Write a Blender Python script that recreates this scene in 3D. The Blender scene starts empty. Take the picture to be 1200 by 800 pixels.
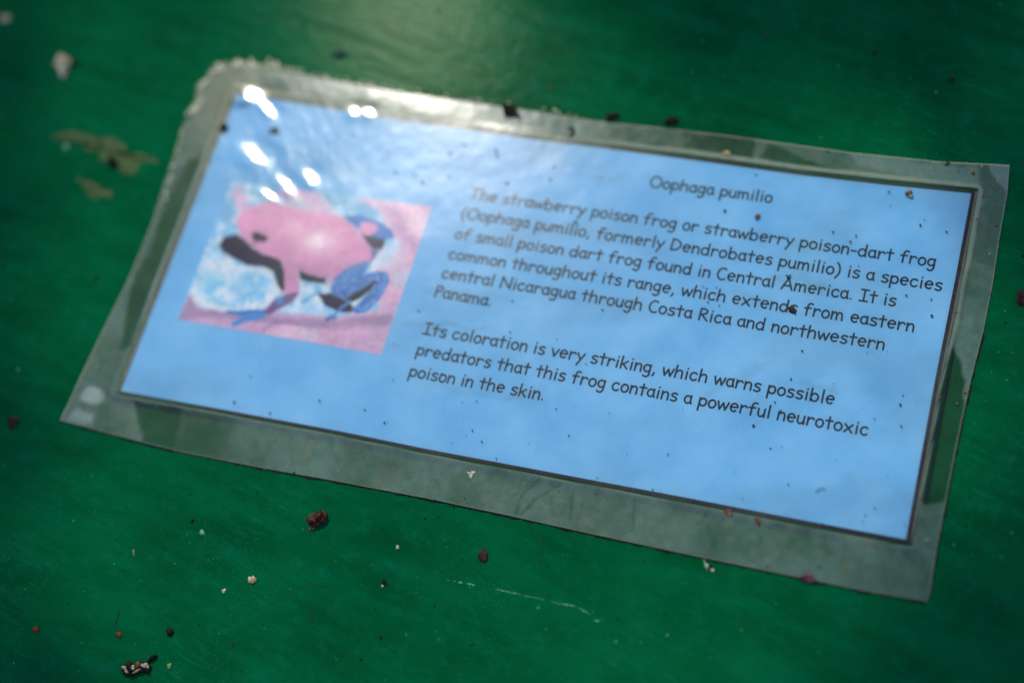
import bpy, math, random
import numpy as np
from mathutils import Vector, Matrix

S = bpy.context.scene
COL = S.collection
R = math.radians

# ------------------------------------------------------------------ camera
# World: the board's top is z = 0, the origin is the centre of the printed sheet,
# X runs along its top edge and Y up the sheet (metres).
W, H = 0.270, 0.125
FPX = 1979.6                       # focal length in pixels of a 1200 px wide frame
QUAD = [(278, 110), (1143, 225), (1066, 638), (139, 460)]
PLANE = [(-W/2, H/2), (W/2, H/2), (W/2, -H/2), (-W/2, -H/2)]

def solve_camera():
    A = []
    for (X, Y), (u, v) in zip(PLANE, QUAD):
        u = (u-600)/FPX; v = (v-400)/FPX
        A.append([X, Y, 1, 0, 0, 0, -u*X, -u*Y, -u])
        A.append([0, 0, 0, X, Y, 1, -v*X, -v*Y, -v])
    h = np.linalg.svd(np.array(A))[2][-1].reshape(3, 3)
    h /= (np.linalg.norm(h[:, 0]) + np.linalg.norm(h[:, 1]))/2
    if h[2, 2] < 0: h = -h
    r3 = np.cross(h[:, 0], h[:, 1])
    M = np.column_stack([h[:, 0], h[:, 1], r3])
    U, _, Vt = np.linalg.svd(M)
    return U @ Vt, h[:, 2], h

RC, TC, HOM = solve_camera()
HINV = np.linalg.inv(HOM)
CAM = -RC.T @ TC

def at(px, py):
    """the point of the board's plane seen at a pixel of the 1200 x 800 photograph"""
    q = HINV @ np.array([(px-600)/FPX, (py-400)/FPX, 1.0])
    return np.array([q[0]/q[2], q[1]/q[2]])

def ats(p):
    p = np.asarray(p, float)
    q = np.column_stack([(p[:, 0]-600)/FPX, (p[:, 1]-400)/FPX, np.ones(len(p))]) @ HINV.T
    return q[:, :2]/q[:, 2:3]

def pix(x, y):
    q = np.stack([x, y, np.ones_like(x)], -1) @ HOM.T
    return q[..., 0]/q[..., 2]*FPX+600, q[..., 1]/q[..., 2]*FPX+400

cam_d = bpy.data.cameras.new('camera')
cam = bpy.data.objects.new('camera', cam_d); COL.objects.link(cam)
rot = RC.T @ np.diag([1, -1, -1])
mw = Matrix([[*rot[i], CAM[i]] for i in range(3)] + [[0, 0, 0, 1]])
cam.matrix_world = mw
cam_d.sensor_width = 36; cam_d.lens = FPX/1200*36
cam_d.clip_start = 0.01; cam_d.clip_end = 100
cam_d.dof.use_dof = True
FOC = at(690, 520)
fwd = RC[2]
cam_d.dof.focus_distance = float(fwd @ (np.array([FOC[0], FOC[1], 0]) - CAM))
cam_d.dof.aperture_fstop = 2.9
S.camera = cam

# ------------------------------------------------------------------ light
# the sun stands where the wet-looking glare on the board mirrors it
g = at(484, 14); gv = np.array([g[0], g[1], 0]) - CAM; gv /= np.linalg.norm(gv)
SUN = gv*np.array([1, 1, -1])
elev = math.asin(SUN[2]); azim = math.atan2(SUN[0], SUN[1])
sun_d = bpy.data.lights.new('sun', 'SUN'); sun = bpy.data.objects.new('sun', sun_d); COL.objects.link(sun)
sun_d.energy = 1.5; sun_d.angle = R(3.0); sun_d.color = (1.0, 0.95, 0.86)
sun.rotation_euler = Vector(-SUN).to_track_quat('-Z', 'Y').to_euler()

world = bpy.data.worlds.new('World'); S.world = world; world.use_nodes = True
nt = world.node_tree; N = nt.nodes; L = nt.links
bg = N['Background']
sky = N.new('ShaderNodeTexSky'); sky.sky_type = 'NISHITA'; sky.sun_disc = False
sky.sun_elevation = elev; sky.sun_rotation = azim
sky.air_density = 1.0; sky.dust_density = 1.0; sky.ozone_density = 1.0
# a tree crown stands over the sign: it dims the sky there in soft-edged clumps, with a gap or two
tc = N.new('ShaderNodeTexCoord')
def mirror(px, py):
    p = at(px, py); v = np.array([p[0], p[1], 0]) - CAM; v /= np.linalg.norm(v)
    return v*np.array([1, 1, -1])
def cone(dirn, inner, outer):
    """1 inside the inner angle round a direction, 0 beyond the outer angle (degrees)"""
    d = N.new('ShaderNodeVectorMath'); d.operation = 'DOT_PRODUCT'
    L.new(tc.outputs['Generated'], d.inputs[0]); d.inputs[1].default_value = tuple(map(float, dirn))
    a = N.new('ShaderNodeMath'); a.operation = 'ARCCOSINE'; a.use_clamp = False; L.new(d.outputs['Value'], a.inputs[0])
    m = N.new('ShaderNodeMapRange'); m.interpolation_type = 'SMOOTHSTEP'
    m.inputs['From Min'].default_value = R(inner); m.inputs['From Max'].default_value = R(outer)
    m.inputs['To Min'].default_value = 1; m.inputs['To Max'].default_value = 0
    L.new(a.outputs[0], m.inputs['Value']); return m.outputs['Result']
def mth(op, a, b):
    m = N.new('ShaderNodeMath'); m.operation = op; m.use_clamp = True
    for i, q in enumerate((a, b)):
        if hasattr(q, 'links'): L.new(q, m.inputs[i])
        else: m.inputs[i].default_value = q
    return m.outputs[0]
nz = N.new('ShaderNodeTexNoise'); nz.inputs['Scale'].default_value = 9.0; nz.inputs['Detail'].default_value = 6
nz.inputs['Roughness'].default_value = 0.55
rp = N.new('ShaderNodeValToRGB')
rp.color_ramp.elements[0].position = 0.40; rp.color_ramp.elements[0].color = (0, 0, 0, 1)
rp.color_ramp.elements[1].position = 0.62; rp.color_ramp.elements[1].color = (0.10, 0.10, 0.10, 1)
L.new(tc.outputs['Generated'], nz.inputs['Vector']); L.new(nz.outputs['Fac'], rp.inputs['Fac'])
crown = cone(mirror(900, 100), 15, 46)
openness = mth('SUBTRACT', 1.0, crown)
openness = mth('ADD', openness, mth('MULTIPLY', rp.outputs['Color'], crown))
openness = mth('ADD', openness, mth('MULTIPLY', cone(mirror(610, 168), .6, 3.6), 0.6))
cm = N.new('ShaderNodeMixRGB'); L.new(openness, cm.inputs[0])
cm.inputs[1].default_value = (0.04, 0.07, 0.02, 1); cm.inputs[2].default_value = (1, 1, 1, 1)
mx = N.new('ShaderNodeMixRGB'); mx.blend_type = 'MULTIPLY'; mx.inputs[0].default_value = 1
L.new(sky.outputs['Color'], mx.inputs[1]); L.new(cm.outputs[0], mx.inputs[2])
L.new(mx.outputs[0], bg.inputs['Color']); bg.inputs['Strength'].default_value = 0.12

S.view_settings.view_transform = 'Standard'; S.view_settings.look = 'None'
S.view_settings.exposure = 1.2; S.view_settings.gamma = 1.0
S.render.engine = 'CYCLES'
S.cycles.use_denoising = True
S.cycles.max_bounces = 6; S.cycles.transparent_max_bounces = 12
S.cycles.sample_clamp_indirect = 4.0

# ------------------------------------------------------------------ helpers
ILLUM = np.array([1.15, 1.10, 1.20])     # what a white card shows in this light
ILLUM_P = ILLUM*np.array([.85, .87, .91])  # the same card under the plastic film

def lin(rgb):
    c = np.asarray(rgb, float)/255
    return np.where(c <= 0.04045, c/12.92, ((c+0.055)/1.055)**2.4)

def alb(*rgb):
    """the surface colour that shows as this sRGB colour in the light of the scene"""
    return np.clip(lin(rgb)/ILLUM, 0.0006, 0.85)

def albp(*rgb):
    """the same for the print under the film"""
    return np.clip(lin(rgb)/ILLUM_P, 0.0006, 0.85)

def rgba(c): return (float(c[0]), float(c[1]), float(c[2]), 1.0)

def ss(a, b, x):
    t = np.clip((x-a)/(b-a), 0, 1); return t*t*(3-2*t)

def _hash(i, j, seed):
    n = (i.astype(np.int64)*374761393 + j.astype(np.int64)*668265263 + seed*982451653) & 0x7fffffff
    n = ((n ^ (n >> 13))*1274126177) & 0x7fffffff
    n = n ^ (n >> 16)
    return (n & 0xffff)/65535.0

def vnoise(x, y, seed=0):
    i = np.floor(x); j = np.floor(y); fx = x-i; fy = y-j
    fx = fx*fx*fx*(fx*(fx*6-15)+10); fy = fy*fy*fy*(fy*(fy*6-15)+10)
    i = i.astype(np.int64); j = j.astype(np.int64)
    a = _hash(i, j, seed); b = _hash(i+1, j, seed); c = _hash(i, j+1, seed); d = _hash(i+1, j+1, seed)
    return (a+(b-a)*fx)*(1-fy) + (c+(d-c)*fx)*fy

def fbm(x, y, seed=0, octs=4, gain=0.5):
    s = 0; a = 1; t = 0
    for k in range(octs):
        s = s + a*vnoise(x*2**k+17.3*k, y*2**k-9.1*k, seed+k); t += a; a *= gain
    return s/t

def poly_sd(px, py, pts):
    """signed distance to a polygon, negative inside"""
    px = np.asarray(px, float); py = np.asarray(py, float)
    d = np.full(px.shape, 1e18); ins = np.zeros(px.shape, bool)
    n = len(pts)
    for k in range(n):
        x0, y0 = pts[k]; x1, y1 = pts[(k+1) % n]
        ex, ey = x1-x0, y1-y0
        t = np.clip(((px-x0)*ex+(py-y0)*ey)/(ex*ex+ey*ey+1e-12), 0, 1)
        d = np.minimum(d, (px-x0-t*ex)**2+(py-y0-t*ey)**2)
        c = ((y0 > py) != (y1 > py))
        xi = x0+(py-y0)*(x1-x0)/((y1-y0) if y1 != y0 else 1e-12)
        ins ^= c & (px < xi)
    d = np.sqrt(d)
    return np.where(ins, -d, d)

def seg_d(px, py, pts):
    d = np.full(np.shape(px), 1e18)
    for (x0, y0), (x1, y1) in zip(pts[:-1], pts[1:]):
        ex, ey = x1-x0, y1-y0
        t = np.clip(((px-x0)*ex+(py-y0)*ey)/(ex*ex+ey*ey+1e-12), 0, 1)
        d = np.minimum(d, (px-x0-t*ex)**2+(py-y0-t*ey)**2)
    return np.sqrt(d)

def mesh_obj(name, verts, faces, mat, parent=None, smooth=True, loc=None):
    me = bpy.data.meshes.new(name)
    me.from_pydata([tuple(map(float, v)) for v in verts], [], faces)
    me.update()
    if smooth: me.polygons.foreach_set('use_smooth', [True]*len(me.polygons))
    if mat: me.materials.append(mat)
    o = bpy.data.objects.new(name, me); COL.objects.link(o)
    if parent: o.parent = parent
    if loc is not None: o.location = tuple(map(float, loc))
    return o

def grid_obj(name, P, mat, parent, colors=None, skirt=None):
    """P: (n, m, 3) grid of points; skirt: lower z of an edge wall"""
    n, m = P.shape[:2]
    v = P.reshape(-1, 3)
    idx = np.arange(n*m).reshape(n, m)
    q = np.stack([idx[:-1, :-1], idx[:-1, 1:], idx[1:, 1:], idx[1:, :-1]], -1).reshape(-1, 4)
    # face upward
    a = v[q[0, 1]]-v[q[0, 0]]; b = v[q[0, 2]]-v[q[0, 0]]
    if np.cross(a, b)[2] < 0: q = q[:, ::-1]
    col = None if colors is None else colors.reshape(-1, 4)
    if skirt is not None:
        ring = np.concatenate([idx[0, :-1], idx[:-1, -1], idx[-1, :0:-1], idx[:0:-1, 0]])
        low = v[ring].copy(); low[:, 2] -= skirt
        k = len(ring); base = len(v)
        rr = np.roll(np.arange(k), -1)
        q2 = np.stack([ring, ring[rr], base+rr, base+np.arange(k)], -1)
        v = np.concatenate([v, low]); q = np.concatenate([q, q2])
        if col is not None: col = np.concatenate([col, col[ring]])
    me = bpy.data.meshes.new(name)
    me.vertices.add(len(v)); me.vertices.foreach_set('co', v.astype(np.float32).ravel())
    me.loops.add(len(q)*4); me.loops.foreach_set('vertex_index', q.astype(np.int32).ravel())
    me.polygons.add(len(q)); me.polygons.foreach_set('loop_start', np.arange(0, len(q)*4, 4, dtype=np.int32))
    me.update(calc_edges=True)
    me.polygons.foreach_set('use_smooth', np.ones(len(q), bool))
    if col is not None:
        at_ = me.attributes.new('paint', 'FLOAT_COLOR', 'POINT')
        at_.data.foreach_set('color', col.astype(np.float32).ravel())
    me.materials.append(mat)
    me.validate()
    o = bpy.data.objects.new(name, me); COL.objects.link(o); o.parent = parent
    return o

def new_mat(name):
    m = bpy.data.materials.new(name); m.use_nodes = True
    return m, m.node_tree.nodes, m.node_tree.links, m.node_tree.nodes['Principled BSDF']

def noise_node(n, l, scale, detail=4, rough=0.5, vec=None):
    t = n.new('ShaderNodeTexNoise'); t.inputs['Scale'].default_value = scale
    t.inputs['Detail'].default_value = detail; t.inputs['Roughness'].default_value = rough
    if vec is not None: l.new(vec, t.inputs['Vector'])
    return t

def ramp(n, l, fac, p0, c0, p1, c1):
    r = n.new('ShaderNodeValToRGB')
    r.color_ramp.elements[0].position = p0; r.color_ramp.elements[0].color = c0
    r.color_ramp.elements[1].position = p1; r.color_ramp.elements[1].color = c1
    l.new(fac, r.inputs['Fac']); return r

def mixc(n, l, fac, a, b, mode='MIX'):
    m = n.new('ShaderNodeMixRGB'); m.blend_type = mode
    for i, s in ((0, fac), (1, a), (2, b)):
        if hasattr(s, 'links'): l.new(s, m.inputs[i])
        else: m.inputs[i].default_value = s
    return m.outputs[0]

def math_(n, l, op, a, b=0.0):
    m = n.new('ShaderNodeMath'); m.operation = op
    for i, s in ((0, a), (1, b)):
        if hasattr(s, 'links'): l.new(s, m.inputs[i])
        else: m.inputs[i].default_value = s
    return m.outputs[0]

def speckled(name, c0, c1, scale=1500, rough=0.75, p0=0.42, p1=0.6, bump=0.3):
    m, n, l, b = new_mat(name)
    o = n.new('ShaderNodeTexCoord')
    t = noise_node(n, l, scale, 4, 0.6, o.outputs['Object'])
    r = ramp(n, l, t.outputs['Fac'], p0, rgba(c0), p1, rgba(c1))
    l.new(r.outputs['Color'], b.inputs['Base Color']); b.inputs['Roughness'].default_value = rough; b.inputs['Specular IOR Level'].default_value = 0.12
    bp = n.new('ShaderNodeBump'); bp.inputs['Strength'].default_value = bump; bp.inputs['Distance'].default_value = 0.0002
    l.new(t.outputs['Fac'], bp.inputs['Height']); l.new(bp.outputs['Normal'], b.inputs['Normal'])
    return m

def tag(o, label=None, cat=None, group=None, kind=None):
    if label: o['label'] = label
    if cat: o['category'] = cat
    if group: o['group'] = group
    if kind: o['kind'] = kind
    return o

# ------------------------------------------------------------------ green board
def board_material():
    m, n, l, b = new_mat('green_gloss_paint')
    o = n.new('ShaderNodeTexCoord')
    def stretched(rot, sx, sy):
        m0 = n.new('ShaderNodeMapping'); m0.inputs['Rotation'].default_value = (0, 0, R(rot))
        mp = n.new('ShaderNodeMapping'); mp.inputs['Scale'].default_value = (sx, sy, 1)
        l.new(o.outputs['Object'], m0.inputs['Vector']); l.new(m0.outputs['Vector'], mp.inputs['Vector']); return mp.outputs['Vector']
    brush = noise_node(n, l, 1.0, 5, 0.6, stretched(15, 20, 130))
    brush2 = noise_node(n, l, 1.0, 4, 0.6, stretched(-6, 12, 90))
    cloud = noise_node(n, l, 22, 4, 0.55, o.outputs['Object'])
    fine = noise_node(n, l, 900, 3, 0.6, o.outputs['Object'])
    mott = noise_node(n, l, 160, 5, 0.65, o.outputs['Object'])
    c = ramp(n, l, cloud.outputs['Fac'], 0.3, rgba(alb(0, 60, 32)), 0.7, rgba(alb(0, 79, 45))).outputs['Color']
    c = mixc(n, l, ramp(n, l, brush.outputs['Fac'], 0.40, (0, 0, 0, 1), 0.75, (0.5, 0.5, 0.5, 1)).outputs['Color'], c, rgba(alb(0, 90, 62)))
    c = mixc(n, l, ramp(n, l, brush2.outputs['Fac'], 0.5, (0, 0, 0, 1), 0.75, (0.5, 0.5, 0.5, 1)).outputs['Color'], c, rgba(alb(0, 56, 32)))
    c = mixc(n, l, ramp(n, l, mott.outputs['Fac'], 0.52, (0, 0, 0, 1), 0.8, (0.5, 0.5, 0.5, 1)).outputs['Color'], c, rgba(alb(8, 94, 72)))
    # fine pale pits where the paint is thin, and dark pin holes
    v = n.new('ShaderNodeTexVoronoi'); v.inputs['Scale'].default_value = 420; l.new(o.outputs['Object'], v.inputs['Vector'])
    patch = ramp(n, l, noise_node(n, l, 60, 3, 0.6, o.outputs['Object']).outputs['Fac'], 0.52, (0, 0, 0, 1), 0.66, (1, 1, 1, 1)).outputs['Color']
    dots = ramp(n, l, v.outputs['Distance'], 0.06, (1, 1, 1, 1), 0.16, (0, 0, 0, 1)).outputs['Color']
    f = math_(n, l, 'MULTIPLY', dots, patch); f = math_(n, l, 'MULTIPLY', f, 0.45)
    c = mixc(n, l, f, c, rgba(alb(60, 128, 104)))
    v2 = n.new('ShaderNodeTexVoronoi'); v2.inputs['Scale'].default_value = 150; l.new(o.outputs['Object'], v2.inputs['Vector'])
    f2 = ramp(n, l, v2.outputs['Distance'], 0.03, (0.8, 0.8, 0.8, 1), 0.07, (0, 0, 0, 1)).outputs['Color']
    c = mixc(n, l, f2, c, rgba(alb(4, 34, 22)))
    # short scuffs along the brush direction and dust caught in the paint
    scuff = noise_node(n, l, 1.0, 3, 0.6, stretched(18, 90, 620))
    sp = ramp(n, l, noise_node(n, l, 18, 3, 0.6, o.outputs['Object']).outputs['Fac'], 0.45, (0.1, 0.1, 0.1, 1), 0.62, (1, 1, 1, 1)).outputs['Color']
    f3 = math_(n, l, 'MULTIPLY', ramp(n, l, scuff.outputs['Fac'], 0.56, (0, 0, 0, 1), 0.76, (0.42, 0.42, 0.42, 1)).outputs['Color'], sp)
    c = mixc(n, l, f3, c, rgba(alb(10, 108, 84)))
    f4 = ramp(n, l, scuff.outputs['Fac'], 0.26, (0.5, 0.5, 0.5, 1), 0.40, (0, 0, 0, 1)).outputs['Color']
    c = mixc(n, l, f4, c, rgba(alb(0, 56, 34)))
    v3 = n.new('ShaderNodeTexVoronoi'); v3.inputs['Scale'].default_value = 1100; l.new(o.outputs['Object'], v3.inputs['Vector'])
    f5 = math_(n, l, 'MULTIPLY', ramp(n, l, v3.outputs['Distance'], 0.10, (0.7, 0.7, 0.7, 1), 0.22, (0, 0, 0, 1)).outputs['Color'], sp)
    c = mixc(n, l, f5, c, rgba(alb(30, 116, 92)))
    l.new(c, b.inputs['Base Color'])
    b.inputs['Roughness'].default_value = 0.12; b.inputs['Specular Tint'].default_value = (0.70, 1.0, 0.55, 1)
    b.inputs['Specular IOR Level'].default_value = 0.0040
    h = math_(n, l, 'MULTIPLY', brush.outputs['Fac'], 1.0)
    h = math_(n, l, 'ADD', h, math_(n, l, 'MULTIPLY', brush2.outputs['Fac'], 0.8))
    h = math_(n, l, 'ADD', h, math_(n, l, 'MULTIPLY', fine.outputs['Fac'], 0.25))
    h = math_(n, l, 'ADD', h, math_(n, l, 'MULTIPLY', mott.outputs['Fac'], 0.5))
    bp = n.new('ShaderNodeBump'); bp.inputs['Strength'].default_value = 0.30; bp.inputs['Distance'].default_value = 0.0004
    l.new(h, bp.inputs['Height']); l.new(bp.outputs['Normal'], b.inputs['Normal'])
    return m

bx, by, bz = 0.60, 0.45, 0.022
bv = []
for z, k in ((-bz, 0), (-0.003, 0), (0.0, 0.003)):
    bv += [(-bx+k, -by+k, z), (bx-k, -by+k, z), (bx-k, by-k, z), (-bx+k, by-k, z)]
bf = [(3, 2, 1, 0), (8, 9, 10, 11)]
for a in (0, 4):
    for k in range(4): bf.append((a+k, a+(k+1) % 4, a+4+(k+1) % 4, a+4+k))
board = mesh_obj('painted_board', bv, bf, board_material(), smooth=False)
tag(board, 'dark green painted board with brush marks under the laminated sign', 'board', kind='structure')

def ribbon(pts, wid, z):
    """flat strip along points (plane metres) with a width at each point"""
    p = np.asarray(pts, float); w = np.broadcast_to(np.asarray(wid, float), (len(p),))
    t = np.gradient(p, axis=0); t /= np.linalg.norm(t, axis=1)[:, None]+1e-12
    nrm = np.column_stack([-t[:, 1], t[:, 0]])
    a = p+nrm*w[:, None]/2; b = p-nrm*w[:, None]/2
    v = [(x, y, z) for x, y in a]+[(x, y, z) for x, y in b]
    n = len(p)
    f = [(k, n+k, n+k+1, k+1) for k in range(n-1)]
    return v, f

def join(parts):
    V, F = [], []
    for v, f in parts:
        o = len(V); V += list(v); F += [tuple(i+o for i in q) for q in f]
    return V, F

def densify(pts, step):
    p = np.asarray(pts, float); out = [p[0]]
    for a, b in zip(p[:-1], p[1:]):
        k = max(1, int(np.linalg.norm(b-a)/step))
        for i in range(1, k+1): out.append(a+(b-a)*i/k)
    return np.array(out)

PX = 0.0003                            # about one photograph pixel on the board, in metres

def flat_patch(name, pts_px, mat, z, parent, seed=0, jag=1.2, rim=0.00002):
    """an irregular thin chip: filled outline with a small raised rim"""
    rnd = np.random.default_rng(seed)
    d = densify(list(pts_px)+[pts_px[0]], 3.0)[:-1]
    d = d+rnd.normal(0, jag, d.shape)
    p = ats(d); c = p.mean(0)
    n = len(p)
    v = [(x, y, z) for x, y in p]+[(*(c+(q-c)*0.7), z+rim) for q in p]+[(c[0], c[1], z+rim)]
    f = [(k, (k+1) % n, n+(k+1) % n, n+k) for k in range(n)]+[(n+k, n+(k+1) % n, 2*n) for k in range(n)]
    if np.cross(np.array(v[1])-np.array(v[0]), np.array(v[n])-np.array(v[0]))[2] < 0: f = [q[::-1] for q in f]
    return mesh_obj(name, v, f, mat, parent)

m_chip = speckled('bare_primer', alb(34, 66, 32), alb(70, 82, 46), 500, 0.7)
z8 = lambda P: [(40+x/4, 40+y/4) for x, y in P]
flat_patch('paint_chip', z8([(80,475),(170,450),(250,470),(300,490),(370,485),(430,530),(440,575),(500,562),(585,590),(575,605),
    (490,600),(485,640),(465,660),(420,650),(390,610),(350,605),(300,595),(310,560),(250,540),(200,500),(130,495)]), m_chip, 0.00004, board, 1)
flat_patch('paint_chip', z8([(195,680),(260,690),(310,720),(370,745),(365,765),(310,760),(280,775),(245,735)]), m_chip, 0.00004, board, 2)

m_scr = speckled('scratched_paint', alb(50, 120, 92), alb(104, 150, 124), 900, 0.8)
rnd = np.random.default_rng(5)
parts = []
for seg, w in (([(523,679),(527,680)],1.0), ([(531,680.5),(534,681)],.8), ([(537,681.5),(542,682.5)],1.3), ([(546,683),(557,685.5)],1.3),
               ([(549,688),(551,688.5)],1.2), ([(580,690),(590,692),(601,694.5),(610,696.5)],.9), ([(601,693.5),(609,696)],1.2),
               ([(610,697),(627,700),(640,703)],.5), ([(645,704),(653,706),(660,707),(676,710.5)],1.1), ([(652,706),(658,707)],2.0),
               ([(677,711),(684,715),(692,720)],1.1), ([(694,716),(696,717)],1.6), ([(696,726.5),(703,727.5)],1.1),
               ([(629,711),(633,712)],1.2)):
    d = densify(seg, 1.5); d = d+rnd.normal(0, .22, d.shape); p = ats(d)
    k = np.linspace(0, 1, len(p)); ww = w*PX*np.clip(np.sin(np.pi*k)*1.5, .2, 1)*(0.6+0.8*rnd.random(len(p)))
    parts.append(ribbon(p, ww, 0.00003))
mesh_obj('scratch', *join(parts), m_scr, board)
m_crack = speckled('paint_crack', alb(2, 32, 22), alb(8, 46, 32), 900, 0.8)
parts = []
for seg, w in (([(636,624),(635,640),(634,655),(633,668)],.7), ([(141,713),(137,724),(134,737)],1.6), ([(360,734),(365,727),(369,716)],1.0),
               ([(361,681),(368,684),(376,686),(386,690)],1.0), ([(165,706),(172,712),(178,716)],.9), ([(182,716),(188,714),(194,710)],.9),
               ([(271,762),(273,756),(275,751)],1.8), ([(300,575),(302,580)],1.2)):
    d = densify(seg, 2); d = d+rnd.normal(0, .35, d.shape); p = ats(d)
    k = np.linspace(0, 1, len(p)); parts.append(ribbon(p, w*PX*np.clip(np.sin(np.pi*k)*1.6, .25, 1), 0.00003))
mesh_obj('crack', *join(parts), m_crack, board)

# ------------------------------------------------------------------ unseen leaves added to shade the edges of the board
def shade_blocker():
    rnd = np.random.default_rng(3)
    m = speckled('blocker_leaf', np.array([.03, .07, .015]), np.array([.06, .11, .03]), 40, .5)
    root = bpy.data.objects.new('leafy_shade_blocker', None); COL.objects.link(root)
    tag(root, 'added leaves out of view that shade the edges of the board', 'shade_blocker')
    def blocker_leaf(c, ln, wd, az, tilt):
        V, F = [], []; n_ = 7
        ax = np.array([math.cos(az)*math.cos(tilt), math.sin(az)*math.cos(tilt), math.sin(tilt)]); sd = np.array([-math.sin(az), math.cos(az), 0.]); up = np.cross(ax, sd)
        for k in range(n_):
            t = k/(n_-1); w = wd*math.sin(math.pi*min(1, t*.95+.03))**.8
            for q in (-1, 0, 1): V.append(c+ax*ln*(t-.5)+sd*w*q/2+up*(.12*abs(q)*w-.1*ln*(t-.5)**2))
        for k in range(n_-1):
            for q in (0, 1): F.append((3*k+q, 3*k+q+1, 3*k+4+q, 3*k+3+q))
        mesh_obj('blocker_leaf', V, F, m, root)
    spots = [(1190,30),(1060,-30),(930,-60),(800,-70),(690,-110),(1250,170),(1260,330),(1265,500),(1240,660),(1230,800),(1080,860),(1150,900),
             (-40,10),(-50,170),(-50,330),(-40,480),(-40,640),(-20,800),(60,860),(130,-60),(30,-70),(1140,90),(1020,40),(880,20),(1230,250),(1215,720),(-20,80),(760,-20),(790,30),(710,-40),(850,70),(940,10),(180,-90)]
    stems = []
    for x, y in spots:
        p = at(x, y); h = rnd.uniform(.50, .66)
        c = np.array([p[0], p[1], 0])+SUN*h/SUN[2]; stems.append(c)
        for k in range(3 if len(stems) < 30 else 2): blocker_leaf(c+rnd.normal(0, .010, 3), rnd.uniform(.05, .075), rnd.uniform(.022, .032), rnd.uniform(0, 6.28), rnd.normal(0, .35))
    mid = np.mean(stems, 0); st = sorted(stems, key=lambda c: math.atan2(c[1]-mid[1], c[0]-mid[0]))
    V, F = [], []
    for k, c in enumerate(st):
        for i in range(5):
            a_ = 2*math.pi*i/5; V.append(c+np.array([math.cos(a_), .3*math.sin(a_), math.sin(a_)])*.0025)
    for k in range(len(st)-1):
        for i in range(5): F.append((5*k+i, 5*k+(i+1) % 5, 5*k+5+(i+1) % 5, 5*k+5+i))
    mesh_obj('blocker_stem', V, F, m, root)
shade_blocker()

# ------------------------------------------------------------------ laminated sign
sign = bpy.data.objects.new('laminated_sign', None); COL.objects.link(sign)
sign.empty_display_size = 0.05
tag(sign, 'laminated blue information sheet with a frog photograph and printed text on the green board', 'sign')
Z_PAPER, Z_PRINT, Z_PHOTO, Z_BORDER, Z_TEXT = 0.00025, 0.00028, 0.00031, 0.00031, 0.00034
Z_FILM = 0.00072

def coons(top, right, bottom, left, nu, nv):
    """patch from four pixel polylines: top/bottom run left to right, left/right run top to bottom"""
    def res(p, n):
        p = ats(p); s = np.r_[0, np.cumsum(np.linalg.norm(np.diff(p, axis=0), axis=1))]; s /= s[-1]
        u = np.linspace(0, 1, n); return np.column_stack([np.interp(u, s, p[:, 0]), np.interp(u, s, p[:, 1])])
    T, B, Lf, Rt = res(top, nu), res(bottom, nu), res(left, nv), res(right, nv)
    u = np.linspace(0, 1, nu)[None, :, None]; v = np.linspace(0, 1, nv)[:, None, None]
    ru = (1-v)*T[None]+v*B[None]; rv = (1-u)*Lf[:, None]+u*Rt[:, None]
    bl = (1-u)*(1-v)*T[0]+u*(1-v)*T[-1]+(1-u)*v*B[0]+u*v*B[-1]
    return ru+rv-bl

def off(p, dx, dy): return [(x+dx, y+dy) for x, y in p]
P_TOP = [(278,110),(340,119),(400,128.5),(470,140),(552,151.5),(636,164),(704,172),(800,184.5),(935,203),(1040,215),(1143,225)]
P_RIGHT = [(1143,225),(1124,328),(1101.5,442),(1066,638)]
P_BOT = [(139,460),(260,482),(400,508.5),(501,529.5),(650,558),(800,586.5),(940,614),(1066,638)]
P_LEFT = [(278,110),(246,189),(215.5,267),(139,460)]
# white card, a little larger than the print
def grow(P, d):                       # push a pixel polyline away from the centre of the sheet, in millimetres
    q = ats(P); return q
paper_xy = coons(off(P_TOP,0,-2.5), off(P_RIGHT,2.5,0), off(P_BOT,0,2.5), off(P_LEFT,-2.0,0), 60, 30)
m_card, n, l, b = new_mat('card_edge')
o_ = n.new('ShaderNodeTexCoord'); t = noise_node(n, l, 300, 4, 0.6, o_.outputs['Object'])
r = ramp(n, l, t.outputs['Fac'], 0.3, rgba(albp(120, 118, 112)), 0.7, rgba(albp(160, 156, 150)))
l.new(r.outputs['Color'], b.inputs['Base Color']); b.inputs['Roughness'].default_value = 0.8
paper = grid_obj('paper', np.dstack([paper_xy, np.full(paper_xy.shape[:2], Z_PAPER)]), m_card, sign, skirt=0.0002)

m_blue, n, l, b = new_mat('blue_print')
o_ = n.new('ShaderNodeTexCoord')
t = noise_node(n, l, 40, 5, 0.6, o_.outputs['Object']); t2 = noise_node(n, l, 2600, 2, 0.5, o_.outputs['Object'])
r = ramp(n, l, t.outputs['Fac'], 0.35, rgba(albp(101, 166, 223)), 0.65, rgba(albp(123, 180, 232)))
c = mixc(n, l, math_(n, l, 'MULTIPLY', t2.outputs['Fac'], 0.22), r.outputs['Color'], rgba(albp(130, 180, 225)))
l.new(c, b.inputs['Base Color']); b.inputs['Roughness'].default_value = 0.7; b.inputs['Specular IOR Level'].default_value = 0.1
blue_xy = coons(P_TOP, P_RIGHT, P_BOT, P_LEFT, 60, 30)
grid_obj('printed_ground', np.dstack([blue_xy, np.full(blue_xy.shape[:2], Z_PRINT)]), m_blue, paper)

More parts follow.
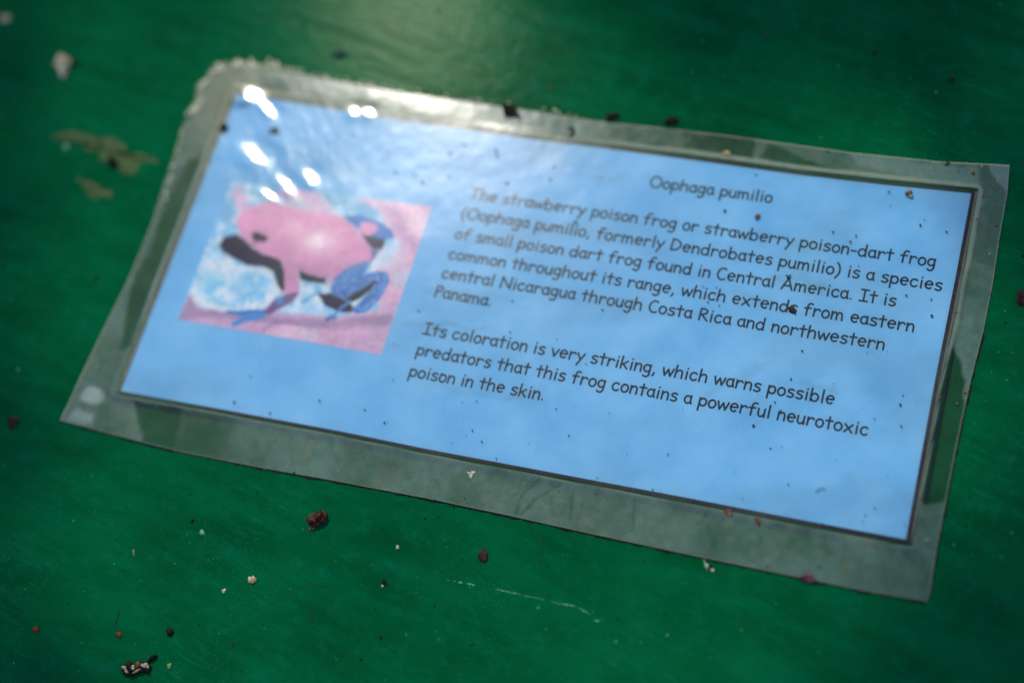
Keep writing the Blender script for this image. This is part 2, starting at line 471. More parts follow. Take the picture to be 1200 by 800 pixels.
m_ink = speckled('border_ink', albp(22, 22, 44), albp(44, 36, 60), 700, 0.6, bump=0.0)
def border():
    def strip(P, w0, w1, inward):
        p = ats(densify(P, 12)); nrm = np.array(inward, float)
        w = np.linspace(w0, w1, len(p))*PX
        return p, p+nrm*w[:, None]
    parts = []
    for P, w0, w1, inw in ((P_TOP, 1.6, 3.0, (0, -1)), (P_BOT, 2.0, 4.6, (0, 1)), (P_RIGHT, 4.0, 4.6, (-1, 0)), (P_LEFT, .6, 2.2, (1, 0))):
        a, b_ = strip(P, w0, w1, inw); n_ = len(a)
        zz = Z_BORDER+0.000002*len(parts)
        v = [(*q, zz) for q in a]+[(*q, zz) for q in b_]
        f = [(k, k+1, n_+k+1, n_+k) for k in range(n_-1)]
        if np.cross(np.array(v[1])-np.array(v[0]), np.array(v[n_+1])-np.array(v[0]))[2] < 0: f = [q[::-1] for q in f]
        parts.append((v, f))
    return join(parts)
tag(mesh_obj('border', *border(), m_ink, paper, smooth=False), 'dark printed border line')

# --- frog photograph, painted on a fine mesh
Q_PH = dict(top=[(272,213.5),(390,228),(506.5,242.5)], right=[(506.5,242.5),(477,329),(446.5,416)],
            bottom=[(209,374.5),(330,395.5),(446.5,416)], left=[(272,213.5),(240.5,294),(209,374.5)])
def paint_frog():
    xy = coons(Q_PH['top'], Q_PH['right'], Q_PH['bottom'], Q_PH['left'], 380, 290)
    px, py = pix(xy[..., 0], xy[..., 1])
    x = (px-200)*3.6375; y = (py-200)*3.6375
    def nz(s, seed, o=4): return fbm(x/s, y/s, seed, o, 0.55)
    wx = x+22*(nz(30, 3)-.5); wy = y+22*(nz(30, 4)-.5)
    c = np.zeros(x.shape+(3,))
    def col(*k): return lin(k)
    def lay(mask, k):
        nonlocal c
        k = np.asarray(k); k = k if k.ndim > 1 else lin(k)
        c = c*(1-mask[..., None])+k*mask[..., None]
    def pol(pts, soft=5.0, warp=0.6):
        soft = soft*1.1; warp = min(1, warp+.1)
        return 1-ss(-soft, soft, poly_sd(x*(1-warp)+wx*warp, y*(1-warp)+wy*warp, pts))
    def blob(cx, cy, rx, ry, soft=0.5):
        return 1-ss(1-soft, 1+soft, np.hypot((wx-cx)/rx, (wy-cy)/ry))
    # mottled white and blue ground
    c[:] = col(132, 184, 228)
    lay(ss(.42, .64, nz(42, 11, 5)), (182, 202, 234))
    lay(ss(.52, .70, nz(30, 12, 5))*.8, (208, 212, 234))
    lay(blob(840, 165, 55, 38), (98, 168, 214)); lay(blob(700, 120, 60, 25)*.8, (120, 178, 220))
    lay(blob(240, 175, 40, 45)*.8, (108, 165, 212))
    # pink stones and leaves behind
    lay(pol([(255,95),(300,60),(345,165),(300,190)], 16)*.75, (212,170,208))
    lay(pol([(450,95),(540,60),(620,80),(700,185),(620,180),(520,150)], 18)*.8, (208,168,208))
    lay(blob(540, 140, 40, 22)*.7, (190, 196, 224))
    lay(pol([(760,95),(900,115),(1125,150),(1000,560),(900,640),(880,420),(985,330),(930,240),(885,170)], 18), (206,170,208))
    lay(pol([(880,135),(960,150),(1060,320),(1040,350)], 22)*.55, (160,132,190))
    lay(blob(1050, 215, 40, 45)*.6, (214, 196, 222)); lay(blob(905, 370, 70, 50)*.75, (190, 200, 230))
    lay(blob(985, 460, 45, 45)*.5, (160, 190, 220))
    # lower left rounded stone, white rim
    lay((1-ss(0, 34, np.abs(poly_sd(wx, wy, [(110,480),(200,440),(330,415),(430,440),(462,510),(400,575),(260,600),(140,580),(95,530)]))))*.5, (214,214,232))
    lay(blob(320, 500, 70, 40)*.6, (116,176,222)); lay(blob(170, 470, 60, 40)*.6, (130,188,226))
    lay(blob(590, 590, 40, 25)*.8, (150, 190, 230)); lay(blob(560, 520, 60, 30)*.5, (180, 200, 232))
    # ground leaf along the bottom
    lay(pol([(20,640),(82,525),(118,585),(260,603),(420,606),(560,612),(690,622),(830,610),(960,560),(985,600),(900,800),(400,740)], 9), (188,158,200))
    lay(pol([(20,640),(82,540),(112,592),(400,622),(700,640),(950,610),(940,660),(700,676),(420,655),(180,625)], 10)*.75, (146,126,172))
    lay(blob(500, 690, 70, 26)*.6, (214,186,216)); lay(blob(590, 705, 40, 24)*.5, (200,200,226)); lay(blob(760, 690, 90, 40)*.5, (206,164,206))
    lay((1-ss(0, 7, seg_d(wx, wy, [(400,690),(440,650),(520,648)])))*.6, (130,105,150))
    c *= (0.82+.36*nz(7, 21, 3))[..., None]
    # cast shadow
    dark = (28, 18, 66)
    lay(pol([(208,318),(228,286),(280,270),(312,290),(350,330),(400,354),(462,370),(488,420),(497,500),(480,522),(456,492),(440,432),(400,412),(330,405),(270,375),(224,346)], 7, .3), dark)
    lay(pol([(548,422),(590,442),(664,455),(662,482),(590,476),(552,464)], 5, .3), dark)
    lay(pol([(628,528),(680,522),(752,558),(806,606),(730,604),(660,578)], 5, .3), (32,20,68))
    # far hind leg
    lay(pol([(738,196),(800,189),(870,210),(946,255),(954,284),(905,300),(858,284),(818,266),(776,232)], 5, .3), (64,120,198))
    lay(pol([(812,264),(860,284),(916,300),(902,336),(868,336),(838,314)], 5, .3), (30,28,78))
    lay(pol([(846,330),(896,340),(872,372),(850,398),(820,384)], 6, .3), (120,112,170))
    lay(blob(842, 248, 37, 27, .2), (206,150,198))
    # body
    body = pol([(281,215),(298,186),(350,150),(430,133),(520,158),(600,176),(690,183),(740,204),(790,250),(832,300),(858,345),(852,382),(820,396),(760,415),(704,452),
        (640,458),(590,442),(552,420),(546,440),(551,520),(515,552),(488,528),(486,440),(472,384),(430,366),(385,350),(340,316),(298,276)], 5, .15)
    sh = np.clip((y-150)/330, 0, 1)[..., None]
    bc = lin((208,152,198))*(1-sh*.25)+lin((190,138,190))*sh*.25
    bc = bc*(0.94+.12*nz(14, 31, 3))[..., None]
    lay(body, bc)
    lay(blob(630, 305, 70, 48, .95)*.55, (224,204,230)); lay(blob(628, 300, 34, 24, .9)*.6, (232,222,238)); lay(blob(512, 250, 44, 26, .95)*.5, (228,192,220))
    edge = body*ss(-42, -4, poly_sd(wx, wy, [(281,215),(298,186),(350,150),(430,133),(520,158),(600,176),(690,183),(740,204),(790,250),(832,300),(858,345),(852,382),(820,396),(760,415),(704,452),(640,458),(590,442),(552,420),(486,400),(472,384),(430,366),(385,350),(340,316),(298,276)]))
    lay(edge*.38*ss(150, 420, y), (176,124,184)); lay(edge*.25*(1-ss(150, 260, y)), (226,180,214))
    lay(body*ss(.52, .75, nz(34, 33, 4))*.25, (196,144,196)); lay(body*ss(.54, .76, nz(12, 35, 3))*.18, (224,184,216))
    lay(blob(700, 470, 30, 26)*.8, (206,140,190))
    lay((1-ss(2, 9, seg_d(wx, wy, [(352,318),(372,300),(400,304)])))*.7, (130,84,140))
    lay(pol([(344,272),(366,262),(416,284),(412,300),(376,304),(352,296)], 4, .2), (48,42,70))
    # fore leg
    lay(pol([(446,548),(520,520),(548,524),(520,560),(420,618),(384,612)], 5, .3), (112,92,146))
    lay(pol([(446,548),(470,536),(486,560),(462,580)], 6, .3), (84,128,200))
    lay(pol([(300,600),(402,592),(408,628),(330,644),(268,670),(256,650),(308,626),(234,606),(245,596)], 5, .4), (76,134,206))
    lay((1-ss(2, 6, seg_d(wx, wy, [(240,602),(310,612),(400,600)])))*.5, (46,80,150))
    # near hind leg: thigh, folded shin, dark gap between them
    thigh = [(684,520),(694,462),(724,436),(764,412),(832,386),(848,404),(830,440),(880,431),(922,436),(880,462),(800,512),(744,548),(700,536)]
    shin = [(905,432),(930,444),(933,474),(892,552),(834,604),(792,613),(770,592),(806,566),(846,522),(876,480),(890,456)]
    def crisp(pts): return 1-ss(-4, 4, poly_sd(x*.75+wx*.25, y*.75+wy*.25, pts))
    lay(crisp([(740,548),(800,512),(882,462),(878,478),(850,512),(806,548),(765,566)]), (26,28,66))
    tm, sm_ = crisp(thigh), crisp(shin)
    lay(tm, (70,126,200)); lay(sm_, (62,118,198))
    lay(tm*ss(470, 540, wy+.25*(wx-760))*.55, (44,84,160)); lay(sm_*(1-ss(0, 16, seg_d(wx, wy, [(876,480),(846,522),(806,566)])))*.6, (36,70,146))
    legm = np.maximum(tm, sm_)
    lay(legm*ss(.52, .68, nz(9, 41, 3))*.42, (146,186,230)); lay(legm*ss(.50, .72, nz(20, 45, 3))*.5, (46,88,166))
    lay((1-ss(2, 10, seg_d(wx, wy, [(920,448),(915,480),(880,540),(830,592)])))*.45, (120,168,226))
    lay((1-ss(3, 8, seg_d(wx, wy, [(765,556),(720,595),(668,632)])))*.95, (70,132,206))
    lay((1-ss(2, 6, seg_d(wx, wy, [(700,625),(665,636)])))*.8, (40,60,130))
    lay((1-ss(4, 10, seg_d(wx, wy, [(640,520),(600,535),(565,560)])))*.8, (86,150,206))
    c *= (0.84+.32*nz(5, 51, 3))[..., None]; c *= (0.9+.2*nz(46, 53, 3))[..., None]
    a = np.clip(c/ILLUM_P, 0.004, 0.85)
    return xy, np.dstack([a, np.ones(x.shape)])
m_photo, n, l, b = new_mat('photo_print')
a_ = n.new('ShaderNodeAttribute'); a_.attribute_name = 'paint'
l.new(a_.outputs['Color'], b.inputs['Base Color']); b.inputs['Roughness'].default_value = 0.6; b.inputs['Specular IOR Level'].default_value = 0.1
ph_xy, ph_c = paint_frog()
tag(grid_obj('photograph', np.dstack([ph_xy, np.full(ph_xy.shape[:2], Z_PHOTO)]), m_photo, paper, ph_c),
    'printed photograph of a pink frog with blue legs among stones')

# --- lettering: a rounded handwritten alphabet drawn as strokes (1000 units to the em)
def el(cx, cy, rx, ry, a0=0, a1=360, k=None):
    k = k or max(6, int(abs(a1-a0)/18))
    return [(cx+rx*math.cos(R(a0+(a1-a0)*i/k)), cy+ry*math.sin(R(a0+(a1-a0)*i/k))) for i in range(k+1)]
FONT = {
 'a': (513, [el(240,252,178,222,48,330), [(408,505),(398,330),(412,170),(462,28)]]),
 'b': (593, [[(100,755),(92,400),(98,20)], el(300,240,190,230,165,-150)]),
 'c': (514, [el(275,250,200,232,48,318)]),
 'd': (588, [el(265,238,190,226,28,340), [(462,755),(458,400),(470,10)]]),
 'e': (548, [[(82,262),(250,282),(462,300)]+el(276,268,190,232,8,310)[1:]]),
 'f': (508, [[(470,720),(400,752),(300,735),(228,640),(208,480),(202,250),(198,0)], [(60,440),(220,452),(400,462)]]),
 'g': (530, [el(245,270,178,210,52,325), [(430,490),(418,300),(420,60),(398,-130),(310,-238),(190,-242),(90,-190)]]),
 'h': (577, [[(104,755),(92,400),(90,10)], [(94,290),(180,420),(300,478),(410,440),(452,330),(462,10)]]),
 'i': (281, [[(140,470),(138,240),(142,10)], [(142,650),(146,668)]]),
 'k': (540, [[(104,755),(96,400),(92,10)], [(430,480),(270,340),(112,225)], [(205,295),(330,150),(455,14)]]),
 'l': (274, [[(136,755),(132,400),(138,10)]]),
 'm': (776, [[(84,480),(90,250),(84,10)], [(92,310),(170,430),(262,462),(330,410),(352,300),(356,20)], [(356,300),(430,430),(530,468),(608,420),(638,300),(668,10)]]),
 'n': (523, [[(82,485),(90,250),(88,10)], [(92,300),(170,420),(280,470),(380,430),(420,320),(430,10)]]),
 'o': (527, [el(262,245,192,232,100,460)]),
 'p': (534, [[(92,485),(82,200),(82,-265)], el(275,255,185,220,160,-150)]),
 'r': (480, [[(96,485),(102,250),(100,10)], [(104,290),(170,400),(270,462),(360,455),(420,390)]]),
 's': (487, [[(400,440),(310,480),(190,470),(108,395),(135,310),(250,265),(365,215),(405,130),(340,40),(220,12),(90,55)]]),
 't': (471, [[(230,700),(222,400),(232,10)], [(50,470),(220,478),(420,486)]]),
 'u': (520, [[(78,475),(74,250),(110,90),(210,18),(310,50),(400,170)], [(420,480),(410,250),(432,10)]]),
 'v': (487, [[(52,475),(140,250),(228,22)], [(228,22),(330,250),(432,480)]]),
 'w': (683, [[(46,475),(110,240),(178,22)], [(178,22),(262,230),(342,420)], [(342,420),(412,220),(482,22)], [(482,22),(562,240),(632,478)]]),
 'x': (590, [[(80,475),(290,240),(500,12)], [(488,480),(280,240),(84,10)]]),
 'y': (520, [[(50,480),(150,290),(262,110)], [(462,480),(340,230),(220,-20),(110,-258)]]),
 'O': (798, [el(400,375,322,370,105,465,30)]),
 'T': (679, [[(30,728),(340,742),(652,748)], [(338,740),(330,400),(332,10)]]),
 'D': (722, [[(122,735),(112,400),(110,24)], [(112,738),(330,710),(530,600),(620,420),(560,220),(390,70),(110,22)]]),
 'C': (603, [el(355,372,282,366,56,305,16)]),
 'A': (731, [[(68,10),(210,370),(368,745)], [(368,745),(520,370),(660,10)], [(170,248),(360,256),(566,262)]]),
 'I': (546, [[(70,728),(270,738),(480,734)], [(276,736),(270,400),(274,24)], [(58,20),(270,26),(490,22)]]),
 'N': (798, [[(110,10),(112,360),(116,735)], [(116,735),(390,360),(672,18)], [(672,18),(676,360),(680,748)]]),
 'R': (629, [[(112,735),(104,400),(102,10)], [(108,738),(300,738),(458,660),(470,540),(360,420),(112,350)], [(220,360),(390,180),(560,14)]]),
 'P': (521, [[(112,735),(100,400),(92,10)], [(108,735),(300,745),(440,660),(440,520),(330,420),(104,372)]]),
 '(': (367, [[(300,790),(170,620),(105,380),(130,100),(290,-190)]]),
 ')': (367, [[(70,790),(200,620),(262,380),(236,100),(80,-190)]]),
 ',': (277, [[(150,60),(130,-40),(80,-125)]]),
 '.': (249, [[(112,42),(116,48)]]),
 '-': (417, [[(70,265),(200,270),(345,274)]]),
}
def smooth_path(p, per=7):
    p = np.asarray(p, float)
    if len(p) < 3 : return densify(p, 40)
    q = np.vstack([2*p[0]-p[1], p, 2*p[-1]-p[-2]]); out = []
    for k in range(1, len(q)-2):
        m = per if len(p) < 9 else 3
        for i in range(m):
            t = i/m; a, b_, c_, d = q[k-1], q[k], q[k+1], q[k+2]
            out.append(.5*(2*b_+(c_-a)*t+(2*a-5*b_+4*c_-d)*t*t+(3*b_-a-3*c_+d)*t**3))
    out.append(p[-1]); return np.array(out)
STROKE = 106.0
def stroke_mesh(path, z):
    """round-ended ribbon in font units"""
    p = smooth_path(path); w = STROKE/2
    if len(path) > 3 and np.linalg.norm(np.subtract(path[0], path[-1])) < 8:
        p = np.vstack([p, p[1:3]])
    t = np.gradient(p, axis=0); t /= np.linalg.norm(t, axis=1)[:, None]+1e-9
    nr = np.column_stack([-t[:, 1], t[:, 0]])
    a, b_ = p+nr*w, p-nr*w
    def cap(c_, tt, nn, s):
        return [c_+w*(nn*math.cos(q)*1+tt*s*math.sin(q)) for q in np.linspace(0, math.pi, 7)]
    outline = list(a)+cap(p[-1], t[-1], nr[-1], 1)[1:-1]+list(b_[::-1])+cap(p[0], -t[0], -nr[0], 1)[1:-1]
    n_ = len(p); V = list(a)+list(b_)
    F = [(k, n_+k, n_+k+1, k+1) for k in range(n_-1)]
    e = cap(p[-1], t[-1], nr[-1], 1); i0 = len(V); V += e[1:-1]
    F.append(tuple([n_-1, 2*n_-1]+list(range(i0+4, i0-1, -1))))
    s = cap(p[0], -t[0], nr[0], 1); i0 = len(V); V += s[1:-1]
    F.append(tuple([0]+list(range(i0, i0+5))+[n_]))
    return np.array(V), F
def text_line(text, p0, p1, ys):
    adv = 0; glyphs = []
    for ch in text:
        if ch == ' ': adv += 299; continue
        w_, st = FONT[ch]; glyphs.append((adv, st)); adv += w_
    lo = min(x for a, st in glyphs[:1] for s in st for x, _ in s)+glyphs[0][0]-STROKE/2
    hi = max(x for a, st in glyphs[-1:] for s in st for x, _ in s)+glyphs[-1][0]+STROKE/2
    A, B = at(*p0), at(*p1); ex = (B-A)/(hi-lo); L_ = np.linalg.norm(ex)
    ey = np.array([-ex[1], ex[0]])/L_*ys
    V, F = [], []; k = 0
    for a, st in glyphs:
        for s in st:
            v, f = stroke_mesh(s, 0); o = len(V); z = Z_TEXT+0.000002*(k % 6); k += 1
            for x, y in v:
                q = A+ex*(x+a-lo)+ey*y; V.append((q[0], q[1], z))
            F += [tuple(i+o for i in q) for q in f]
    return V, F, L_
HEAD = [('Oophaga pumilio', (760.5,219.5), (904.5,238.5))]
PARA1 = [('The strawberry poison frog or strawberry poison-dart frog', (548.5,233), (1095.5,313.5)),
         ('(Oophaga pumilio, formerly Dendrobates pumilio) is a species', (539.5,256), (1103.5,341.5)),
         ('of small poison dart frog found in Central America. It is', (532,280), (1049.5,359.5)),
         ('common throughout its range, which extends from eastern', (524.5,303.5), (1070.7,389.5)),
         ('central Nicaragua through Costa Rica and northwestern', (516.5,326), (1035.8,410.5)),
         ('Panama.', (508.5,348), (574.5,359.3))]
PARA2 = [('Its coloration is very striking, which warns possible', (494.5,391.5), (977,474.5)),
         ('predators that this frog contains a powerful neurotoxic', (487,416), (1016.5,511)),
         ('poison in the skin.', (478.5,441), (636,469.3))]
ys0 = np.mean([text_line(*a, 1e-6)[2] for a in PARA1[:5]+PARA2[:2]])
m_text = speckled('text_ink', albp(12, 28, 56), albp(24, 38, 68), 900, 0.6, bump=0.0)
for name, lines in (('heading', HEAD), ('paragraph', PARA1), ('paragraph', PARA2)):
    V, F = join([text_line(*a, ys0)[:2] for a in lines])
    o = mesh_obj(name, V, F, m_text, paper, smooth=False)
    tag(o, {0: 'short centred heading line', 1: 'upper six-line printed paragraph', 2: 'lower three-line printed paragraph'}[0 if name == 'heading' else (1 if lines is PARA1 else 2)])

# --- clear plastic film over it all
F_TOP = [(249,91),(258,84),(272,80),(294,79),(320,82),(337,86),(398,96),(440,104),(480,111),(552,121),(600,128),(650,135),(700,143),(760,149),(800,153.5),(880,163),(885,164),(1000,180),(1100,190),(1183,194.5)]
F_RIGHT = [(1183,194.5),(1180,230),(1172,275),(1163,335),(1152,390),(1138,445),(1128,490),(1119,533),(1108,590),(1098,640),(1091,684),(1089,697),(1085,704.5)]
F_BOT = [(71,493),(98,500),(169,519),(216,530.5),(300,547),(400,565),(500,584),(600,605),(700,627),(800,648.5),(900,669),(950,679),(1009,691.5),(1085,704.5)]
F_LEFT = [(249,91),(241,101),(236,116),(226,132),(216,150),(206,179),(192,219),(178,264),(152,326),(126,378),(98,435),(82,470),(71,493)]
film_xy = coons(F_TOP, F_RIGHT, F_BOT, F_LEFT, 560, 330)

# wrinkles that tip the film so that it mirrors the sun at these spots: centre, size along and across, turn
GLINTS = [(299,112,13,6,8), (316,129,9,4,-40), (300,181,13,8,-25), (338,217,12,5,-50), (366,207,5,8,15),
          (318,229,9,3,-25), (417,131,4,5,0), (433,132,5,4,0)]
def _glint_geo():
    C = []
    for x, y, a, b_, th in GLINTS:
        p = at(x, y); vd = CAM-np.array([p[0], p[1], 0.0007]); vd /= np.linalg.norm(vd)
        h = vd+SUN; h /= np.linalg.norm(h)
        ax = at(x+math.cos(R(th)), y-math.sin(R(th)))-p; ax /= np.linalg.norm(ax)
        C.append((p, ax, a*PX*1.35, b_*PX*1.35, -h[:2]/h[2]))
    return C
GG = _glint_geo()
# the broad swell of the pouch between the wrinkles leans away from the sun
def _swell():
    p = at(430, 132); vd = CAM-np.array([p[0], p[1], 0.0007]); vd /= np.linalg.norm(vd)
    h = vd+SUN; h /= np.linalg.norm(h)
    ax = at(470, 137)-p; ax /= np.linalg.norm(ax)
    return (p, ax, 125*PX, 80*PX, None), h[:2]/h[2]*0.45
SWELL, SWELL_S = _swell()
def _patch_terms(X, Y, g):
    p, ax, sa, sb, _ = g
    dx, dy = X-p[0], Y-p[1]
    a = dx*ax[0]+dy*ax[1]; b_ = -dx*ax[1]+dy*ax[0]
    e = np.exp(-.5*((a/sa)**2+(b_/sb)**2))
    return dx, dy, a, b_, e
def _solve_glints():
    n_ = len(GG); A = np.zeros((2*n_, 2*n_)); r_ = np.zeros(2*n_)
    for i in range(n_):
        X, Y = GG[i][0]
        p, ax, sa, sb, _ = SWELL; dx, dy, a, b_, e = _patch_terms(X, Y, SWELL)
        q = dx*SWELL_S[0]+dy*SWELL_S[1]
        base = np.array([e*SWELL_S[0]-q*e*(a/sa**2*ax[0]-b_/sb**2*ax[1]), e*SWELL_S[1]-q*e*(a/sa**2*ax[1]+b_/sb**2*ax[0])])
        r_[2*i:2*i+2] = GG[i][4]-base
        for j in range(n_):
            p, ax, sa, sb, _ = GG[j]
            dx, dy, a, b_, e = _patch_terms(X, Y, GG[j])
            gx = -(a/sa**2*ax[0]-b_/sb**2*ax[1]); gy = -(a/sa**2*ax[1]+b_/sb**2*ax[0])
            # z = (s . d) e
            A[2*i, 2*j] = e*(1+dx*gx); A[2*i, 2*j+1] = e*dy*gx
            A[2*i+1, 2*j] = e*dx*gy; A[2*i+1, 2*j+1] = e*(1+dy*gy)
    return np.linalg.lstsq(A, r_, rcond=0.02)[0].reshape(-1, 2)
GS = _solve_glints()
PAPER_OUT = P_TOP+P_RIGHT[1:]+P_BOT[-2::-1]+P_LEFT[-2:0:-1]
def paper_dist(px, py):
    return poly_sd(px, py, PAPER_OUT)*PX*1.08
def film_z(X, Y, wr=True):
    X = np.asarray(X, float); Y = np.asarray(Y, float)
    px, py = pix(X, Y); d = paper_dist(px, py)-.0006
    lift = np.exp(-np.clip(((px-440)/230)**2+((py-125)/110)**2-.25, 0, None)*1.2)
    marg = 0.00030+0.00022*(fbm(X*90, Y*90, 71, 3)-.45)*(1-.85*lift)+0.00043*lift
    z = Z_FILM+(marg-Z_FILM)*ss(0.0004, 0.0032, d)
    z = z+0.00016*(fbm(X*45, Y*45, 61, 2)-.5)*(1-.8*lift)+0.00002*(fbm(X*220, Y*220, 65, 2)-.5)
    z = z+0.00003*(fbm(X*150+3*fbm(X*60, Y*60, 80, 2), Y*60, 62, 2)-.5)*np.exp(-(((px-330)/130)**2+((py-170)/80)**2))
    z = z+(0.000028*(fbm(X*520, Y*520, 66, 2)-.5)+0.00006*(fbm(X*260+Y*120, Y*110, 67, 2)-.5))*np.exp(-(((px-320)/90)**2+((py-170)/75)**2))
    dx, dy, a, b_, e = _patch_terms(X, Y, SWELL); z = z+(dx*SWELL_S[0]+dy*SWELL_S[1])*e+.00006*e
    brk = 1+.75*(fbm(X*300, Y*420, 91, 3)-.5)
    for g_, s in zip(GG, GS):
        dx, dy, a, b_, e = _patch_terms(X, Y, g_)
        z = z+np.clip((dx*s[0]+dy*s[1])*e*brk, -.0003, .0004)
    return np.maximum(z, np.where(d < 0.0012, 0.00042, 0.00010))

def film_paint():
    X, Y = film_xy[..., 0], film_xy[..., 1]
    px, py = pix(X, Y); d = paper_dist(px, py)-.0008
    wob = 10*(fbm(px/22, py/22, 5, 3)-.5)
    wx, wy = px+wob, py+10*(fbm(px/22, py/22, 9, 3)-.5)
    n1 = fbm(px/42, py/42, 101, 4); n2 = fbm(px/9, py/9, 105, 3)
    out = ss(0, 0.0005, d)
    haze = 0.41+.38*(n1-.5)+.20*(n2-.5)
    def clear(pts, amt, soft=7):
        nonlocal haze
        m = (1-ss(-soft*.4, soft, poly_sd(wx, wy, pts)))*amt; haze = haze*(1-m)+.02*m
    clear([(162,321),(189,260),(205,225),(222,190),(250,178),(232,220),(203,290),(182,344),(159,405),(143,410),(152,361)], .97, 5)
    clear([(157,471),(182,474),(214,482),(200,531),(169,522),(163,496)], .93, 4)
    clear([(216,482),(262,492),(250,540),(196,530)], .75, 34)
    clear([(1112,398),(1133,449),(1126,500),(1112,585),(1078,594),(1092,520)], .97, 3)
    clear([(800,150),(884,160),(878,190),(800,180)], .9, 4)
    clear([(901,172),(966,197),(930,199),(886,191)], .85, 3)
    clear([(690,146),(800,158),(800,182),(720,168)], .4, 10)
    clear([(455,108),(540,119),(535,142),(470,134)], .75, 10)
    clear([(1146,262),(1170,286),(1168,320),(1138,300)], .25, 6)
    # milky air bubbles in the lower left corner, whitened upper right corner
    milk = np.zeros(px.shape)
    def milky(m, v=.85):
        nonlocal haze, milk
        milk = np.maximum(milk, m*ss(.6, .9, v)*.55*(.6+.8*n2))
        haze = np.maximum(haze, v*m)
    milky(1-ss(.5, 1.15, np.hypot((wx-107)/21, (wy-464)/13)), .9)
    milky(1-ss(-9, 8, poly_sd(wx+.4*wob, wy, [(88,476),(108,482),(110,500),(72,495)])), .8)
    milky((1-ss(-2, 6, poly_sd(wx, wy, [(1158,192),(1186,194),(1180,225),(1166,210)]))), .75)
    milky((1-ss(-2, 20, poly_sd(wx, wy, [(240,150),(248,96),(300,84),(400,100),(400,118),(290,106),(262,140)]))), .56)
    milky((1-ss(-2, 14, poly_sd(wx, wy, [(1000,184),(1140,198),(1150,240),(1120,215),(1010,196)]))), .66)
    # rubbed streaks in the lower margin
    rnd = np.random.default_rng(12)
    for k in range(34):
        x0 = rnd.uniform(300, 1040); y0 = 484+(x0-139)*.192+rnd.uniform(6, 24); a = R(rnd.choice([62, 75, 100, 120])+rnd.normal(0, 6)); ln = rnd.uniform(8, 34)
        s = [(x0, y0), (x0+ln*.5*math.cos(a)+2, y0-ln*.5*math.sin(a)), (x0+ln*math.cos(a), y0-ln*math.sin(a))]
        haze = haze-rnd.uniform(.03, .10)*(1-ss(.4, 1.7, seg_d(px, py, s)))*ss(0, .001, d)
    for s, w_ in (([(605,602),(612,580),(632,562)], 3.0), ([(612,602),(628,585),(658,567)], 3.0), ([(668,610),(672,575)], 2), ([(742,620),(744,586)], 2.2)):
        haze = haze-.15*(1-ss(w_*.3, w_, seg_d(px, py, s)))
    # pale air channel round the sheet
    topside = ss(.45, .62, (px-139)/927*0+1-(py-110-.16*(px-278))/350); topside = np.maximum(topside, ss(420, 300, py)*(px < 290))
    ch = np.exp(-((d-(.0003+.0009*topside*(.5+n1)))/(.0005+.0006*topside))**2)
    topl = ss(330, 60, (px-300)*.3+np.abs(py-200)*.5)
    chan = ch*(.30+.30*n1+.35*ss(250, 160, py-.13*(px-278)))
    haze = np.clip(np.maximum(haze, np.minimum(.80, .25+chan)*ss(.10, .3, chan)), .02, .9)
    # over the print: almost clear, faint bloom and wipe marks
    cl = fbm(px/120, py/45, 131, 5)
    over = .014+.075*ss(.47, .74, cl)+.03*ss(.55, .8, n2)*ss(.45, .6, n1)
    for s, w_, v in (([(478,383),(520,379),(580,390)], 5, .10), ([(640,205),(705,210),(740,206)], 4, .07), ([(500,340),(640,352)], 6, .05), ([(640,470),(520,455)], 7, .05),
                     ([(830,460),(900,425),(880,440)], 7, .06), ([(905,330),(940,322),(960,340)], 12, .09), ([(862,345),(905,355)], 10, .07), ([(940,450),(980,458)], 6, .09),
                     ([(590,470),(640,455)], 8, .06)):
        over = over+v*(1-ss(0, w_, seg_d(wx, wy, s)))*(.5+n2)
    for k in range(46):
        x0 = rnd.uniform(420, 1060); y0 = rnd.uniform(220, 600); a = R(rnd.choice([-30, 50, 70, 15])+rnd.normal(0, 8)); ln = rnd.uniform(15, 60)
        over = over+rnd.uniform(.02, .06)*(1-ss(.3, 1.5, seg_d(px, py, [(x0, y0), (x0+ln*math.cos(a), y0-ln*math.sin(a))])))
    over = over+.05*np.exp(-((px-640)**2/60**2+(py-178)**2/22**2))*(.4+n1)  # glow of a sky gap painted in as pale haze on the film
    h = over*(1-out)+haze*out
    milk = np.clip(milk, 0, 1)*out
    tint = np.clip(0.4*ch+.22*ss(.55, .8, fbm(px/15, py/15, 141, 3))*out+.55*out*np.exp(-(((px-270)/80)**2+((py-120)/60)**2)), 0, 1)
    # brown edge of the pouch
    e = np.zeros(px.shape); e[0] = e[-1] = 1; e[:, 0] = e[:, -1] = 1
    h = np.where(e > 0, .78, h); tint = np.where(e > 0, .9, tint)
    rough = .5*ss(.4, .8, fbm(px/60, py/60, 151, 3))
    return np.dstack([h, tint, milk, np.ones(px.shape)])

m_film, n, l, b = new_mat('laminating_film')
n.remove(b); outn = n['Material Output']
a_ = n.new('ShaderNodeAttribute'); a_.attribute_name = 'paint'
sep = n.new('ShaderNodeSeparateColor'); l.new(a_.outputs['Color'], sep.inputs['Color'])
o_ = n.new('ShaderNodeTexCoord')
gr = noise_node(n, l, 1700, 3, 0.7, o_.outputs['Object'])
gr2 = noise_node(n, l, 380, 4, 0.7, o_.outputs['Object'])
gf = math_(n, l, 'ADD', math_(n, l, 'MULTIPLY', gr.outputs['Fac'], 0.5), math_(n, l, 'MULTIPLY', gr2.outputs['Fac'], 0.5))
gf = math_(n, l, 'ADD', gf, 0.5)
hz = math_(n, l, 'MULTIPLY', sep.outputs[0], gf)
tp = n.new('ShaderNodeBsdfTransparent'); tp.inputs['Color'].default_value = (0.97, 0.97, 0.965, 1)
df = n.new('ShaderNodeBsdfDiffuse')
